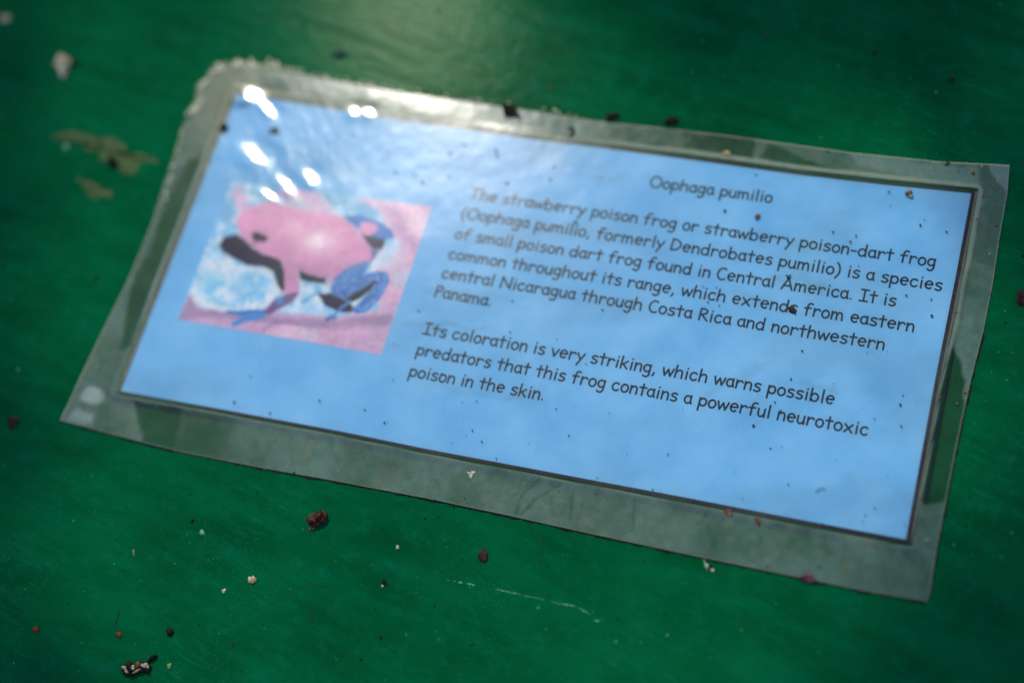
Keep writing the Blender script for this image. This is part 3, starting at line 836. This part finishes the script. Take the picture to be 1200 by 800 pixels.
hc = mixc(n, l, sep.outputs[1], rgba(alb(104, 128, 120)), rgba(alb(140, 132, 106)))
hc = mixc(n, l, sep.outputs[2], hc, rgba(alb(150, 156, 152)))
l.new(hc, df.inputs['Color'])
gl = n.new('ShaderNodeBsdfGlossy'); gl.inputs['Color'].default_value = (1, 1, 1, 1)
l.new(math_(n, l, 'ADD', math_(n, l, 'MULTIPLY', gr2.outputs['Fac'], 0.05), 0.075), gl.inputs['Roughness'])
bp = n.new('ShaderNodeBump'); bp.inputs['Strength'].default_value = 0.05; bp.inputs['Distance'].default_value = 0.0001
l.new(gr2.outputs['Fac'], bp.inputs['Height']); l.new(bp.outputs['Normal'], gl.inputs['Normal'])
gl2 = n.new('ShaderNodeBsdfGlossy'); gl2.inputs['Roughness'].default_value = 0.19
gmix = n.new('ShaderNodeMixShader'); gmix.inputs[0].default_value = 0.2; l.new(gl.outputs[0], gmix.inputs[1]); l.new(gl2.outputs[0], gmix.inputs[2])
fr = n.new('ShaderNodeFresnel'); fr.inputs['IOR'].default_value = 1.46
m1 = n.new('ShaderNodeMixShader'); l.new(hz, m1.inputs[0]); l.new(tp.outputs[0], m1.inputs[1]); l.new(df.outputs[0], m1.inputs[2])
m2 = n.new('ShaderNodeMixShader'); l.new(fr.outputs[0], m2.inputs[0]); l.new(m1.outputs[0], m2.inputs[1]); l.new(gmix.outputs[0], m2.inputs[2])
l.new(m2.outputs[0], outn.inputs['Surface'])
film = grid_obj('laminate_film', np.dstack([film_xy, film_z(film_xy[..., 0], film_xy[..., 1])]), m_film, sign, film_paint(), skirt=0.00018)
tag(film, 'clear plastic pouch with cloudy margins and crinkled corner')

# --- dark strip painting the contact shade and grime along the pouch edges
m_shade_grime = speckled('edge_shade_grime', alb(2, 16, 10), alb(14, 30, 16), 900, 0.9)
rnd = np.random.default_rng(8)
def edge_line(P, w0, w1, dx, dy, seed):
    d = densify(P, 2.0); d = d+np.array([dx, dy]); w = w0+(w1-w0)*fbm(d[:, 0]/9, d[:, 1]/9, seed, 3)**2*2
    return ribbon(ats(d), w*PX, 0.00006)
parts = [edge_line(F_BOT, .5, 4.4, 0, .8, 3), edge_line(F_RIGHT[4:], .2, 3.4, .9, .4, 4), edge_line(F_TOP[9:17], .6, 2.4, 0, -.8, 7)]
mesh_obj('edge_shade_grime', *join(parts), m_shade_grime, sign)

# --- crust of dried residue round the upper left corner
import bmesh
def crust():
    path = densify([(190,244),(199,212),(207,180),(214,152),(222,138),(231,122),(236,104),(245,91),(258,82),(272,78),(296,76),(322,79),(340,84),(370,90),(398,93),(440,101),(480,108),(560,119),(620,127),(690,139)], 1.3)
    rnd = np.random.default_rng(21)
    bm = bmesh.new()
    for k, (x, y) in enumerate(path):
        core = math.exp(-((x-270)/75)**2)*(y < 140)
        side = .7 if y > 128 else 0
        dens = max(core, .32*side, .42 if x > 340 else 0)
        if x > 480: dens = .34*max(0, 1-(x-480)/260)*(1 if fbm(np.array([x/30]), np.array([0.]), 3, 2)[0] > .45 else .3)
        for q in range(3 if core > .3 else 1):
            gap = fbm(np.array([k*1.3/11]), np.array([2.]), 77, 3)[0]
            if rnd.random() > dens*(1.25 if gap > .5 else .45)+.02: continue
            r_ = PX*rnd.uniform(.7, 1.9)*(1+.4*core)
            jx, jy = rnd.normal(0, .9+1.5*core, 2)
            p = at(x+jx, y+jy+(-1.2 if x > 250 else 0))
            mat_ = Matrix.Translation((p[0], p[1], r_*.25+.0001)) @ Matrix.Rotation(rnd.uniform(0, 6.3), 4, 'Z') @ Matrix.Diagonal((1.4*r_, r_, .55*r_, 1))
            vs = bmesh.ops.create_icosphere(bm, subdivisions=1, radius=1.0, matrix=mat_)['verts']
            for v in vs: v.co += Vector(rnd.normal(0, .16*r_, 3))
    me = bpy.data.meshes.new('dried_residue'); bm.to_mesh(me); bm.free()
    me.polygons.foreach_set('use_smooth', [True]*len(me.polygons))
    m = speckled('dried_residue', alb(112, 118, 84), alb(215, 202, 176), 420, 0.22, .36, .58); m.node_tree.nodes['Principled BSDF'].inputs['Specular IOR Level'].default_value = 0.6
    me.materials.append(m)
    o = bpy.data.objects.new('dried_residue', me); COL.objects.link(o); o.parent = sign
    return o
crust()

# ------------------------------------------------------------------ debris lying on the board and on the sign
def surf(px, py):
    """height of what lies at a pixel: the film inside the pouch, the board outside"""
    out = F_TOP+F_RIGHT[1:]+F_BOT[-2::-1]+F_LEFT[-2:0:-1]
    p = at(px, py)
    return (float(film_z(p[0], p[1])) if poly_sd(np.array(px), np.array(py), out) < 0 else 0.0), p

def lump_mesh(name, seed, wpx, hpx, th, tall, rough=.28, sub=2):
    bm = bmesh.new(); bmesh.ops.create_icosphere(bm, subdivisions=sub, radius=1.0)
    rnd = np.random.default_rng(seed); ph = rnd.uniform(0, 9, 6)
    for v in bm.verts:
        x, y, z = v.co
        k = 1+rough*(math.sin(3.1*x+ph[0])*math.cos(2.7*y+ph[1])+.6*math.sin(6*z+4.3*y+ph[2])+.35*rnd.normal())
        v.co = Vector((x*k*wpx*PX/2, y*k*hpx*PX/2, max(-.35, z)*k*tall*PX/2))
    lo = min(v.co.z for v in bm.verts)
    for v in bm.verts: v.co.z -= lo
    me = bpy.data.meshes.new(name); bm.to_mesh(me); bm.free()
    me.polygons.foreach_set('use_smooth', [True]*len(me.polygons))
    return me

def lump(name, px, py, wpx, hpx, th, mat, seed=0, tall=None, rough=.28, parent=None, z=None, sub=2):
    me = lump_mesh(name, seed, wpx, hpx*1.12, th, tall or .6*min(wpx, hpx), rough, sub)
    me.materials.append(mat)
    o = bpy.data.objects.new(name, me); COL.objects.link(o)
    s, p = surf(px, py)
    d = at(px+math.cos(R(th)), py-math.sin(R(th)))-p
    rz = math.atan2(d[1], d[0])
    if parent is None:
        o.location = (p[0], p[1], s-.00002 if z is None else z); o.rotation_euler = (0, 0, rz)
    else:
        o.parent = parent; o.location = (p[0]-parent.location.x, p[1]-parent.location.y, 0 if z is None else z); o.rotation_euler = (0, 0, rz)
    return o

def flake(name, pts, mat, seed=0, bend=.5, thick=.00012, jag=.35, parent=None):
    """a dry scrap with a bowed face and real thickness"""
    rnd = np.random.default_rng(seed)
    d = densify(list(pts)+[pts[0]], 2.0)[:-1]; d = d+rnd.normal(0, jag, d.shape)
    cpx = np.mean(d, 0); s, c = surf(*cpx); p = ats(d)-c
    n_ = len(p); V = []
    R_ = np.abs(p).max()
    def hz(q): return bend*(q[0]**2-.6*q[1]**2+.3*q[0]*q[1])/R_*.6
    top = []
    for f in (1.0, .62, .28):
        for q in p:
            qq = q*f; top.append((qq[0], qq[1], hz(qq)+thick+rnd.normal(0, thick*.25)))
    top.append((0, 0, thick))
    bot = [(q[0], q[1], hz(q)) for q in p]+[(0, 0, 0)]
    V = top+bot; lo = min(v[2] for v in V); V = [(a, b_, c_-lo) for a, b_, c_ in V]
    F = []
    for r_ in (0, 1):
        for k in range(n_): F.append((r_*n_+k, r_*n_+(k+1) % n_, (r_+1)*n_+(k+1) % n_, (r_+1)*n_+k))
    for k in range(n_):
        F.append((2*n_+k, 2*n_+(k+1) % n_, 3*n_)); o = 3*n_+1
        F.append((o+k, o+n_, o+(k+1) % n_)); F.append((k, o+k, o+(k+1) % n_, (k+1) % n_))
    o = mesh_obj(name, V, F, mat, parent, loc=(c[0], c[1], s) if parent is None else (c[0]-parent.location.x, c[1]-parent.location.y, 0))
    bm = bmesh.new(); bm.from_mesh(o.data); bmesh.ops.recalc_face_normals(bm, faces=bm.faces); bm.to_mesh(o.data); bm.free()
    return o

def twig(name, pts, radii, mat, parent=None, lift=0.0, sides=7):
    c = np.mean(pts, 0); s, cc = surf(*c)
    p = ats(pts)-cc; V, F = [], []
    t = np.gradient(p, axis=0); t /= np.linalg.norm(t, axis=1)[:, None]
    for k, (q, tt, r_) in enumerate(zip(p, t, radii)):
        nn = np.array([-tt[1], tt[0]])
        for i in range(sides):
            a = 2*math.pi*i/sides; w = r_*PX
            V.append((q[0]+nn[0]*math.cos(a)*w, q[1]+nn[1]*math.cos(a)*w, max(r_*PX*.9, w)+math.sin(a)*w+lift*k/len(p)))
    for k in range(len(p)-1):
        for i in range(sides):
            j = (i+1) % sides; F.append((k*sides+i, k*sides+j, (k+1)*sides+j, (k+1)*sides+i))
    F.append(tuple(range(sides))[::-1]); F.append(tuple(range((len(p)-1)*sides, len(p)*sides)))
    return mesh_obj(name, V, F, mat, parent, loc=(cc[0], cc[1], s) if parent is None else (cc[0]-parent.location.x, cc[1]-parent.location.y, lift))

M = {
 'beige': speckled('crumbly_beige', alb(120, 104, 84), alb(205, 188, 164), 700, .85),
 'black': speckled('black_dirt', alb(6, 8, 8), alb(26, 26, 22), 900, .85),
 'brown': speckled('brown_bud', alb(34, 12, 8), alb(122, 56, 26), 620, .6, .46, .72),
 'maroon': speckled('maroon_leaf', alb(22, 6, 8), alb(50, 16, 20), 600, .6),
 'rust': speckled('rust_flake', alb(76, 46, 28), alb(142, 96, 62), 800, .7),
 'orange': speckled('orange_grain', alb(70, 30, 8), alb(116, 54, 16), 900, .6),
 'pale': speckled('pale_grain', alb(128, 128, 108), alb(190, 184, 162), 900, .7),
 'white': speckled('white_grain', alb(70, 124, 104), alb(124, 156, 142), 900, .6),
 'olive': speckled('olive_mould', alb(48, 50, 14), alb(92, 86, 34), 900, .8),
 'ochre': speckled('ochre_stain', alb(84, 66, 24), alb(126, 102, 52), 900, .8),
 'tan': speckled('tan_chip', alb(130, 106, 74), alb(172, 148, 110), 900, .7),
 'teal': speckled('paint_fleck', alb(16, 104, 80), alb(50, 132, 108), 900, .5),
 'slate': speckled('grey_green_dirt', alb(40, 62, 58), alb(66, 88, 82), 900, .8),
 'straw': speckled('straw', alb(88, 112, 66), alb(120, 136, 88), 900, .7),
}
def empty(name, px, py):
    s, p = surf(px, py); o = bpy.data.objects.new(name, None); COL.objects.link(o)
    o.location = (p[0], p[1], s); o.empty_display_size = .004; return o

# larger pieces
o = lump('dirt_crumb', 74, 77, 15, 23, 8, M['beige'], 3, tall=10, rough=.46, sub=3)
tag(o, 'largest pale beige crumb on the board, lumpy and upright', 'crumb')
tag(lump('dirt_crumb', 89, 75, 9, 7, 10, M['black'], 4), 'small dark crumb touching the largest pale beige crumb', 'crumb')
tag(lump('dirt_crumb', 6, 23, 17, 13, 20, M['beige'], 5, rough=.4), 'pale crumb cut by the photo edge, in the upper left corner', 'crumb')
tag(lump('dirt_crumb', 398, 64, 13, 16, 70, M['slate'], 6, rough=.4), 'grey crumb on bare board above the top edge of the sign', 'crumb')
tag(lump('dirt_clump', 132, 192, 14, 12, 0, M['black'], 7, rough=.4), 'dark clump sitting on the larger bare paint patch', 'dirt')
tag(lump('grit_grain', 78, 173, 8, 8, 0, M['white'], 8, tall=4), 'round bluish white grain left of the bare paint patches', 'grit')
tag(flake('leaf_scrap', [(590,129),(593,124),(597,127),(600,122),(604,127),(608,130),(607,138),(603,136),(599,140),(595,137),(592,140)], M['black'], 9, 1.0),
    'black star-shaped scrap on the top margin of the sign', 'scrap')
tag(lump('dirt_clump', 717, 137, 14, 9, -8, M['black'], 10, rough=.4), 'dark clump at the top pouch edge, nearer the black star-shaped scrap', 'dirt')
tag(lump('dirt_clump', 787, 142.5, 16, 9, -6, M['black'], 11, rough=.4), 'dark clump at the top pouch edge, farther from the black star-shaped scrap', 'dirt')
e = empty('seed_husk', 669, 157)
tag(e, 'dark husk with a pale tip on the top margin above the heading', 'husk')
lump('shell', 669, 155, 10, 10, 30, M['slate'], 12, parent=e); lump('tip', 668, 158.5, 6, 4, 0, M['pale'], 13, parent=e, z=.0008)
tag(lump('dirt_clump', 263.5, 151, 9, 10, 0, M['black'], 14, rough=.35), 'black clump on the left margin beside the crinkled corner', 'dirt')
e = empty('leaf_bud', 371, 611)
tag(e, 'reddish brown curled bud on the board under the sign', 'bud')
lump('bud_body', 373, 609, 19, 14, 52, M['brown'], 15, tall=12, rough=.34, parent=e, sub=3)
flake('bud_scale', [(362,622),(364,616),(369,612),(375,611),(372,616),(368,620),(364,622)], M['rust'], 16, .9, parent=e)
twig('bud_stalk', [(378,606),(380,603),(379,600)], [2.4, 1.8, 1.0], M['brown'], parent=e)
tag(flake('leaf_scrap', [(567,641),(570,645),(572,648),(572,654),(570,658),(565,659),(562,656),(561,652),(560,649),(564,646)], M['maroon'], 17, .25),
    'dark maroon pointed scrap above the white scratch', 'scrap')
tag(flake('leaf_scrap', [(11,489),(17,488),(23,490),(20,496),(15,503),(11,502),(10,496)], M['maroon'], 18, .5), 'dark maroon scrap left of the lower left corner of the pouch', 'scrap')
tag(flake('leaf_scrap', [(1192,342),(1197,340),(1206,341),(1206,358),(1196,359),(1191,354)], M['maroon'], 19, .4), 'dark maroon scrap at the right-hand photo edge', 'scrap')
e = empty('seed_husk', 831, 664)
tag(e, 'split cream husk with a dark middle just below the pouch', 'husk')
flake('shell', [(826,660),(829,661),(831,665),(829,667),(826,664)], M['pale'], 20, .9, parent=e)
flake('shell', [(833,664),(836,665),(838,668),(836,670),(832,667)], M['pale'], 21, .9, parent=e)
lump('kernel', 831.5, 664, 7, 4, -20, M['black'], 22, parent=e)
twig('stalk', [(827,661),(825.5,658),(825,655)], [.6, .5, .3], M['pale'], parent=e)
e = empty('bark_crumb', 163, 783)
tag(e, 'crumbled bark fragment of black, rust and cream bits at the photo bottom', 'bark')
for k, (x, y, w_, h_, t_, mm) in enumerate(((151,784,15,12,-20,'black'),(158,785,13,10,0,'black'),(166,782,13,12,20,'black'),(172,782,10,10,20,'black'),
        (147.5,783,5,4,40,'beige'),(150,787,6,2.6,-40,'tan'),(158,783,4,4,0,'beige'),(163.5,779,5,5,0,'rust'),(164,782,5,4,60,'orange'),(168,780,4,3,0,'beige'),
        (173,780,5,4,20,'beige'),(171,781,5,4,0,'beige'),(162,787,9,2,28,'tan'),(153,780,5,4,0,'brown'),(175,782,3,3,0,'beige'))):
    lump('bark_bit', x, y, w_, h_, t_, M[mm], 30+k, parent=e, rough=.35, z=.0013 if mm != 'black' else 0)
tag(twig('twig', [(171,777),(175,774),(179,771),(183,768.5),(184.5,768)], [.8, 1.6, 2.6, 2.2, .9], M['black']), 'short black club-shaped twig beside the crumbled bark fragment', 'twig')
tag(lump('grit_grain', 198.5, 780.5, 5, 6, 0, M['straw'], 46), 'straw-coloured grain right of the crumbled bark fragment', 'grit')
tag(lump('seed', 199.5, 740.5, 8, 8, 0, M['black'], 47, tall=6, rough=.2), 'round black seed above the crumbled bark fragment', 'seed')
tag(lump('orange_grain', 42, 738, 7, 6, 0, M['orange'], 48), 'bright orange grain nearest the lower left photo corner', 'grain')
tag(lump('orange_grain', 139.5, 743.5, 7, 5, 0, M['orange'], 49), 'dull orange grain above the bark fragment, left of the round black seed', 'grain')
e = empty('seed_crumb', 295, 679)
tag(e, 'larger two-tone cream and amber crumb on the board below the sign', 'crumb')
lump('crumb_half', 293, 679, 5, 6, 0, M['pale'], 50, parent=e); lump('crumb_half', 297, 679.5, 6, 7, 0, M['tan'], 51, parent=e)
tag(lump('seed_crumb', 262.5, 692, 5, 4, 0, M['pale'], 52), 'small cream crumb lower left of the two-tone crumb', 'crumb')
tag(lump('grit_grain', 237, 624, 7, 5, -20, M['white'], 53), 'white grain left of the reddish brown bud', 'grit')
tag(twig('twig', [(224,612),(226,610),(227,607)], [.9, 1.1, .5], M['black']), 'tiny black curl above the white grain left of the bud', 'twig')
tag(lump('grit_grain', 450, 682.5, 5, 6, 0, M['black'], 54), 'black grain right of the reddish brown bud', 'grit')
tag(lump('grit_grain', 448.5, 686, 3, 3, 0, M['pale'], 55), 'pale grain touching a black grain right of the bud', 'grit')
tag(lump('grit_grain', 466, 641, 4, 4, 0, M['pale'], 56), 'pale cream grain between the bud and the maroon scrap', 'grit')
tag(flake('plant_scrap', [(849,599),(853,597.5),(858,600),(858,604),(853,604),(850,602)], M['rust'], 57, .6), 'flat rust-coloured scrap on the bottom border line', 'scrap')
tag(flake('plant_scrap', [(886.5,605),(889.5,608),(891,612),(890.5,616.5),(887,613),(885,609)], M['orange'], 58, .6), 'narrow orange-brown scrap hanging from the bottom border line', 'scrap')
tag(lump('petal_scrap', 947, 678, 14, 8, -10, speckled('petal', alb(60, 24, 34), alb(98, 62, 72), 700, .7), 59, tall=4), 'dusky purple scrap stuck on the bottom pouch edge', 'scrap')
tag(flake('residue_fleck', [(548,553),(551,555),(553,552),(558,552),(556,555),(553,558),(553,562),(550,560),(550,557)], M['pale'], 60, .1, thick=.00006), 'whitish bird-shaped fleck on the bottom margin', 'fleck')
e = empty('insect_husk', 1065.5, 228.5)
tag(e, 'pinkish brown husk with a white tip inside the upper right print corner', 'husk')
lump('shell', 1065, 228, 8, 6, 0, M['rust'], 61, parent=e); lump('tip', 1067, 231.5, 5, 3, 0, M['white'], 62, parent=e)
tag(lump('tan_chip', 851.5, 181.5, 12, 7, 0, M['tan'], 63, tall=3), 'tan chip on the top margin above the heading', 'chip')
tag(lump('dirt_clump', 928, 364, 8, 5.5, -20, speckled('brown_dirt', alb(30, 24, 22), alb(80, 56, 36), 900, .8), 64, rough=.4), 'brown and black clump touching the word extends', 'dirt')
tag(lump('red_grain', 888, 255, 6, 5, 0, M['rust'], 65), 'reddish grain below the end of the heading', 'grain')
tag(twig('twig', [(921.5,324),(924,326.5),(927,323.5)], [.9, 1.1, .7], M['black']), 'tiny black hooked bit over the capital letter of America', 'twig')
tag(lump('dirt_smear', 322, 154, 15, 9, 12, M['slate'], 66, tall=1.6), 'grey-green smear on the blue print beside the glints', 'smear')
tag(twig('fibre', [(956,577),(960,573.5),(965,572.5),(967,574)], [.35, .4, .4, .3], M['slate']), 'thin curved grey fibre on the blue print near the lower right', 'fibre')
tag(twig('straw_bit', [(157,644),(157,649),(158,652)], [.8, .9, .4], M['straw']), 'tiny upright straw bit on the board left of the white grain', 'straw')

# ---- small repeated specks
def copies(src_list, name, spots, label, cat, group, seed):
    rnd = random.Random(seed)
    for k, (x, y, sz) in enumerate(spots):
        me = src_list[k % len(src_list)]
        o = bpy.data.objects.new(name, me); COL.objects.link(o)
        s, p = surf(x, y)
        o.location = (p[0], p[1], s-.00002); o.rotation_euler = (0, 0, rnd.uniform(0, 6.28))
        q = .64*sz*rnd.uniform(.85, 1.15); o.scale = (q, q*rnd.uniform(.7, 1.1), q*.8)
        tag(o, label, cat, group)
def protos(name, mats, n_, seed):
    out = []
    for k in range(n_):
        me = lump_mesh(name, seed+k, 1.0, 1.0, 0, .55, .3, 1); me.materials.append(M[mats[k % len(mats)]]); out.append(me)
    return out
dark_paper = [(375,470,3.5),(294,442,2.6),(275,472,4.5),(317,485,3.5),(306,409,2.6),(491,365,3.6),(462,404,3),(461,446,2.4),(428,481,4.2),(451,496,3.6),(455,495.5,2),
 (542,472,2.6),(559,471,2.6),(554,505,2.4),(547,511,2),(565,518,3),(652,480,2.8),(667,511,2.2),(714,485,2.2),(601,354,3.2),(653,398,2.4),(598,390,3),(687,427,2.4),
 (940,412,4.4),(927,445,3.2),(1058,464,3),(1055,475,4),(1056,500,3.4),(883,499.5,4.4),(903,526,3),(916,524,2.4),(908,472,2.8),(1016,414,2.2),(843,359,2.8),
 (582,538,3.2),(783,533,3.2),(765,574,2.8),(774,576,2),(924,568,2.8),(1025,596,2.6),(1014,604,2.6),(1011,612,2.8),(964,614,2.8),(861,554,2),(675,261,5.5),
 (1006,313,2.2),(992,283,2),(1040,413,2),(977,450,2),(1025,492,2),(1016,501,2),(760,440,1.8),(800,480,1.8),(700,560,2),(620,520,1.8),(530,520,1.8),(980,540,2),
 (870,585,2),(830,355,3),(824,337,3.4),(840,338,3),(915,482,3.2),(518,439,3),(520,396,2.6),(505,393,2.4),(1040,560,2),(735,533,2)]
copies(protos('dirt_speck', ['black'], 4, 100), 'dirt_speck', dark_paper, 'tiny black dirt speck lying on the blue sheet', 'speck', 'black specks on the blue sheet', 1)
smear_top = [(545,171,5),(528,181,5),(527,209,4.6),(496,214.5,6),(582,178,6),(583,184,5),(650,197,5),(645,212,5),(595,216,5),(591,215,4),(705,209,3.4),(486,206,4),(464,202,4),
 (849.5,248.5,5.5),(886,206,3),(976,273,4),(415,157,5),(455,180,4),(398,160,4),(385,232,4),(254,186,4)]
copies(protos('mould_speck', ['slate'], 3, 120), 'mould_speck', smear_top, 'small grey-green mould speck on the upper part of the blue sheet', 'speck', 'grey-green specks on the blue sheet', 2)
olive = [(1078.5,265,5),(1083,258.5,3),(1109,273,4.2),(1003,277.5,4.5),(996.5,284.5,4.5),(1041.5,226,4),(1062,347,4),(1091,352,4.2),(1092,371,6),(1140.5,203.5,7),(1110,192.5,9),(1123,201,5),
 (706,364,5),(1120,367,4.5),(970,178,6),(945,189,5),(1166,211,3)]
copies(protos('olive_spot', ['olive', 'ochre'], 4, 140), 'olive_spot', olive, 'small olive mould spot on the right half of the sign', 'spot', 'olive spots on the sign', 3)
brown = [(1164,220.5,5),(1153,231,8),(1166.5,264.5,6),(1145,258,4),(1167,243,3.4),(1102,466,4.4),(1122,473.5,5.5),(1131,460.5,5),(1168,264,3),(1155,300,3),(1160,345,3.4),(1079,586,4.6),(1085,640,3)]
copies(protos('rust_spot', ['ochre', 'rust'], 4, 150), 'rust_spot', brown, 'small brown spot on the right margin of the pouch', 'spot', 'brown spots on the right margin', 4)
margin = [(345,590-36,3),(310,549,5),(480,560,2),(478,553,2),(545,585,2.4),(655,575,2.6),(686,640,2.4),(779,613,2),(795,614,2.4),(699,588,1.8),(712,586,1.8),(603,578,1.8),(532,594,3),(510,586,3.2),
 (899,665,4.4),(954,657,3),(960,665,3),(923,640,2.4),(952,620,2),(848,608,2.6),(1037,668,2.4),(1060,615,2),(164,335,3.5),(165,344,3)]
copies(protos('dirt_speck', ['black', 'slate'], 4, 160), 'dirt_speck', margin, 'tiny dark speck on the cloudy lower margin of the pouch', 'speck', 'dark specks on the pouch margin', 5)
pale_m = [(115,430,4),(94,477,4),(337,547,2.6),(370,552,3),(397,552,2.6),(735,626,3),(738,625.5,2.4),(184,477,3),(1086,632,3),(1094,647,3.4),(1160,298,3.4),(1080,590,3.4),(1150,196,3)]
copies(protos('grit_grain', ['pale', 'white'], 4, 170), 'grit_grain', pale_m, 'tiny pale grit grain on the cloudy margin of the pouch', 'grit', 'pale grains on the pouch margin', 6)
pale_b = [(108,557.5,4),(86,610,4),(112,596,3),(138,549,3),(134,661,4),(21,433,6),(14,352,5),(42,503,3),(257,742,3),(96,753,3),(98,693,3),(233,717,3),(355,621,3),(340,690,2.6),(382,675,2.4),
 (174,570.5,2),(164,559,2.4),(16,776,3),(209,787,4),(823,49,6),(848,90,4),(812,85,4),(1118,638.5,5),(1140,650,4),(1174,652,3.4),(1186,624,3.4),(910,707.5,4),(945,677,2),(959,764,4),(869,738,4),
 (833,770,3.4),(842,770,3.4),(722,752,5.5),(782,744,6),(751,753,4),(511,740,3),(476,743.5,3.4),(514,749,2.4),(463,678,2.4),(489,675.5,2.4),(1162,436,4),(1178,365,4),(1170,413,4.5),(1187,413,4),
 (1150,440,3),(1180,445,3.4),(1155,470,3.4),(982,78,4),(869,95,4),(962,161,4),(1043,242,3),(1172,5,5),(1067,91,4),(1097,108,4),(870,40,4),(930,17,4),(630,714,2.6),(640,737,2.2),(660,650,2),(820,715,3),
 (60,560,3),(30,690,3),(5,545,4),(190,770,2.6),(165,680,2.4),(205,660,2.4)]
copies(protos('paint_fleck', ['teal', 'white', 'teal', 'teal'], 4, 180), 'paint_fleck', pale_b, 'tiny pale fleck on the bare green board', 'fleck', 'pale flecks on the green board', 7)
dark_b = [(223,579,3.4),(301,578,3),(312,585,3),(357,589,3),(340,610,2.6),(135,631,3.4),(64,634.5,3),(498,607.5,4.5),(489,632,3),(509,709,4),(446,747,5),(553,755,6),(423,772,5),(440,713,3),(703,662,3.6),
 (724,725,4),(755,658,3),(593,616,2.6),(871,696,3.4),(855,779,3.4),(334,796,3.4),(1178,378,4.5),(1178,493,3.4),(1172,708,4),(5,312,9),(113,325,8),(110,330,5),(1025,62,12),(1060,44,8),(1115,94,14),(884,82,8),(1199,300,6),
 (95,675,3),(420,625,2.4),(388,705,3),(640,720,2.4),(780,720,2.6),(900,760,3),(1010,740,3.4),(1050,770,3.4)]
M['moss'] = speckled('dark_stain', alb(2, 34, 20), alb(6, 44, 26), 900, .8)
copies(protos('dark_spot', ['moss'], 3, 185), 'dark_spot', [q for q in dark_b if q[2] >= 8], 'blurred dark green spot on the upper part of the bare board', 'spot', 'dark green spots on the board', 10)
copies(protos('dirt_speck', ['black'], 3, 190), 'dirt_speck', [q for q in dark_b if q[2] < 8], 'tiny dark speck on the bare green board', 'speck', 'dark specks on the green board', 8)
rust_b = [(897.5,39.5,7),(644.5,103,8),(512,14,9),(565,62,7),(436,661,3),(488,694,3)]
copies(protos('rust_grain', ['rust', 'ochre'], 3, 200), 'rust_grain', rust_b, 'small dull rust grain on the bare green board', 'grain', 'rust grains on the green board', 9)
